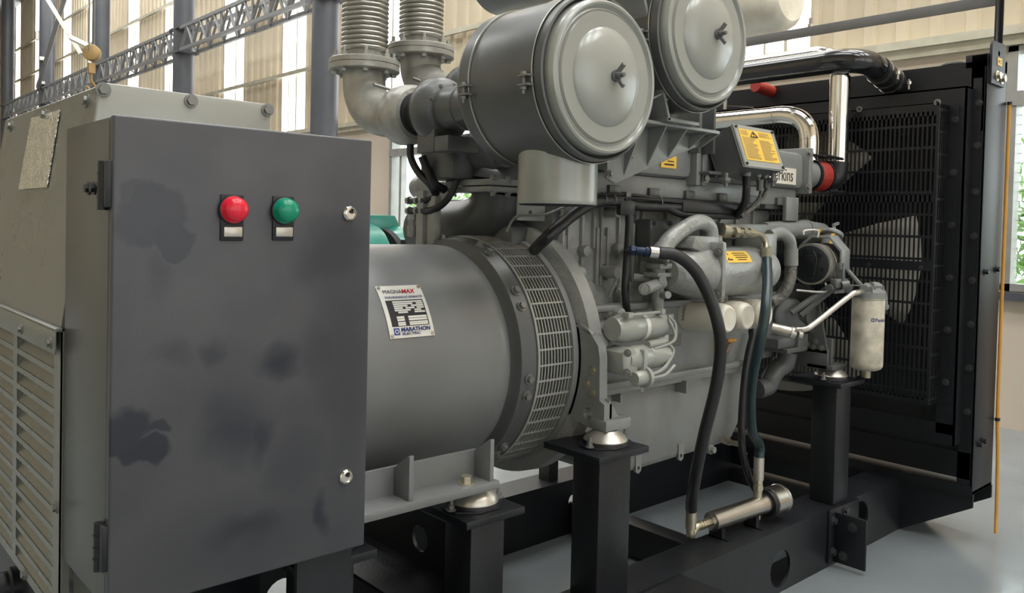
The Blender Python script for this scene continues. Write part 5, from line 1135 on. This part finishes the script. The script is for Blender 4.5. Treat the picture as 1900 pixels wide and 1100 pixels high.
t = thing('coolant_hose', 'thick black rubber hose looping from the block down to the steel heater', 'hose', (2.7, 1.75, 1.0))
m = MB(); m.tube([(2.3589, 1.8350, 1.4139), (2.4164, 1.8000, 1.4054), (2.4769, 1.7650, 1.3560), (2.5170, 1.7300, 1.2697), (2.5387, 1.7000, 1.1643), (2.5607, 1.7000, 1.0652), (2.5672, 1.7200, 0.9240), (2.5660, 1.7600, 0.7579), (2.5796, 1.8000, 0.6059), (2.6396, 1.8600, 0.4661), (2.6736, 1.8850, 0.4101)], .0225, 16, 8); m.build('hose', 'rubber', t)
m = MB(); m.cyl((2.3291, 1.8550, 1.4170), (2.3773, 1.8300, 1.4121), .0215, seg=16); m.build('ferrule', 'steel', t)
m = MB(); m.cyl((2.2818, 1.8800, 1.4201), (2.3291, 1.8550, 1.4170), .016, seg=12); m.cyl((2.2701, 1.8900, 1.4216), (2.2818, 1.8800, 1.4201), .020, seg=6); m.cyl((2.3143, 1.8650, 1.4186), (2.3233, 1.8600, 1.4169), .020, seg=14); m.tube([(2.2759, 1.8850, 1.4218), (2.3358, 1.9600, 1.4188), (2.4876, 2.0900, 1.4113)], .012, 10); m.build('blue_fitting', 'blueal', t, 'blue anodised fitting')
m = MB(); e = V((2.6736, 1.8850, 0.4101)); m.cyl(e+V((0, 0, .02)), e+V((0, 0, -.075)), .021, seg=16); m.tube([e+V((0, 0, -.07)), e+V((0, 0, -.10)), p0-dd*.075+V((-.005, 0, -.0)), p0-dd*.055], .016, 12); m.build('elbow_fitting', 'zinc', t)
t = thing('coolant_hose', 'dark green-black printed hose dropping from the brass elbow to the heater', 'hose', (3.0, 1.75, .8))
m = MB(); hp = [(3.0345, 1.8100, 1.3918), (2.9472, 1.7500, 1.3053), (2.8575, 1.7000, 1.2070), (2.8262, 1.7000, 1.0843), (2.8494, 1.7400, 0.9515), (2.9019, 1.7800, 0.8219), (2.9697, 1.8100, 0.6871)]; q = p0+dd*.31
hp += [(q.x, q.y, .60), (q.x, q.y, .53)]
m.tube(hp, .0205, 16, 8); m.build('hose', 'tealhose', t)
m = MB(); m.cyl((3.0279, 1.8100, 1.4359), (3.0355, 1.8100, 1.3763), .023, seg=18); m.build('ferrule', 'brass', t)
m = MB(); m.cyl((q.x, q.y, .55), (q.x, q.y, .455), .022, seg=18); m.build('ferrule', 'alu', t)
t = thing('fuel_hose', 'thinner black hose hanging behind the green-black one', 'hose', (3.0, 1.9, .8))
m = MB(); m.tube([(3.1512, 1.9300, 1.0557), (3.1142, 1.9300, 0.9658), (3.0885, 1.9300, 0.8298), (3.0795, 1.9300, 0.6925), (3.0741, 1.9200, 0.5801), (3.0966, 1.9100, 0.4861), (3.1349, 1.9000, 0.4118), (3.1585, 1.8900, 0.3817)], .0155, 12, 8); m.build('hose', 'rubber', t)
m = MB(); m.cyl((3.1622, 1.9400, 1.0724), (3.1520, 1.9300, 1.0416), .02, seg=12); m.build('ferrule', 'black', t)
# orange cord at the radiator corner
t = thing('orange_cord', 'thin orange cord hanging down the right edge of the radiator', 'cord', (4.55, 1.405, .1))
m = MB(); m.tube([(4.545, 1.405, 2.16), (4.545, 1.405, 1.5), (4.542, 1.405, 1.0), (4.545, 1.405, .62), (4.55, 1.40, .45), (4.545, 1.395, .28), (4.535, 1.39, .12), (4.52, 1.385, .03)], .0085, 8, 8); m.build('cord', 'orange', t)
m = MB(); m.cyl((4.545, 1.405, .60), (4.545, 1.405, .585), .013, seg=10); m.cyl((4.545, 1.405, 2.15), (4.545, 1.405, 2.165), .012, seg=10); m.build('cord_tie', 'black', t)

# ================================================================== CAMERA, LIGHT, COLOUR
cam = bpy.data.cameras.new('camera'); co_ = bpy.data.objects.new('camera', cam); C.objects.link(co_)
Rm = Matrix(((0.742859144, -0.000873952, -0.669447181), (-0.669028554, 0.034414058, -0.742439537), (0.023687250, 0.999407279, 0.024980099)))
co_.matrix_world = Matrix.Translation((0, 0, 1.5)) @ Rm.to_4x4()
cam.sensor_width = 36; cam.lens = 1532/1900*36; cam.shift_y = -94/1900; cam.clip_end = 200
bpy.context.scene.camera = co_
w = bpy.data.worlds.new('world'); bpy.context.scene.world = w; w.use_nodes = True
bg = w.node_tree.nodes['Background']; bg.inputs[0].default_value = (0.93, 0.97, 1.0, 1); bg.inputs[1].default_value = 4.5
vs = bpy.context.scene.view_settings
vs.view_transform = 'Standard'; vs.look = 'None'; vs.gamma = 1; vs.use_curve_mapping = False; vs.exposure = 0.0
bpy.context.scene.cycles.max_bounces = 6
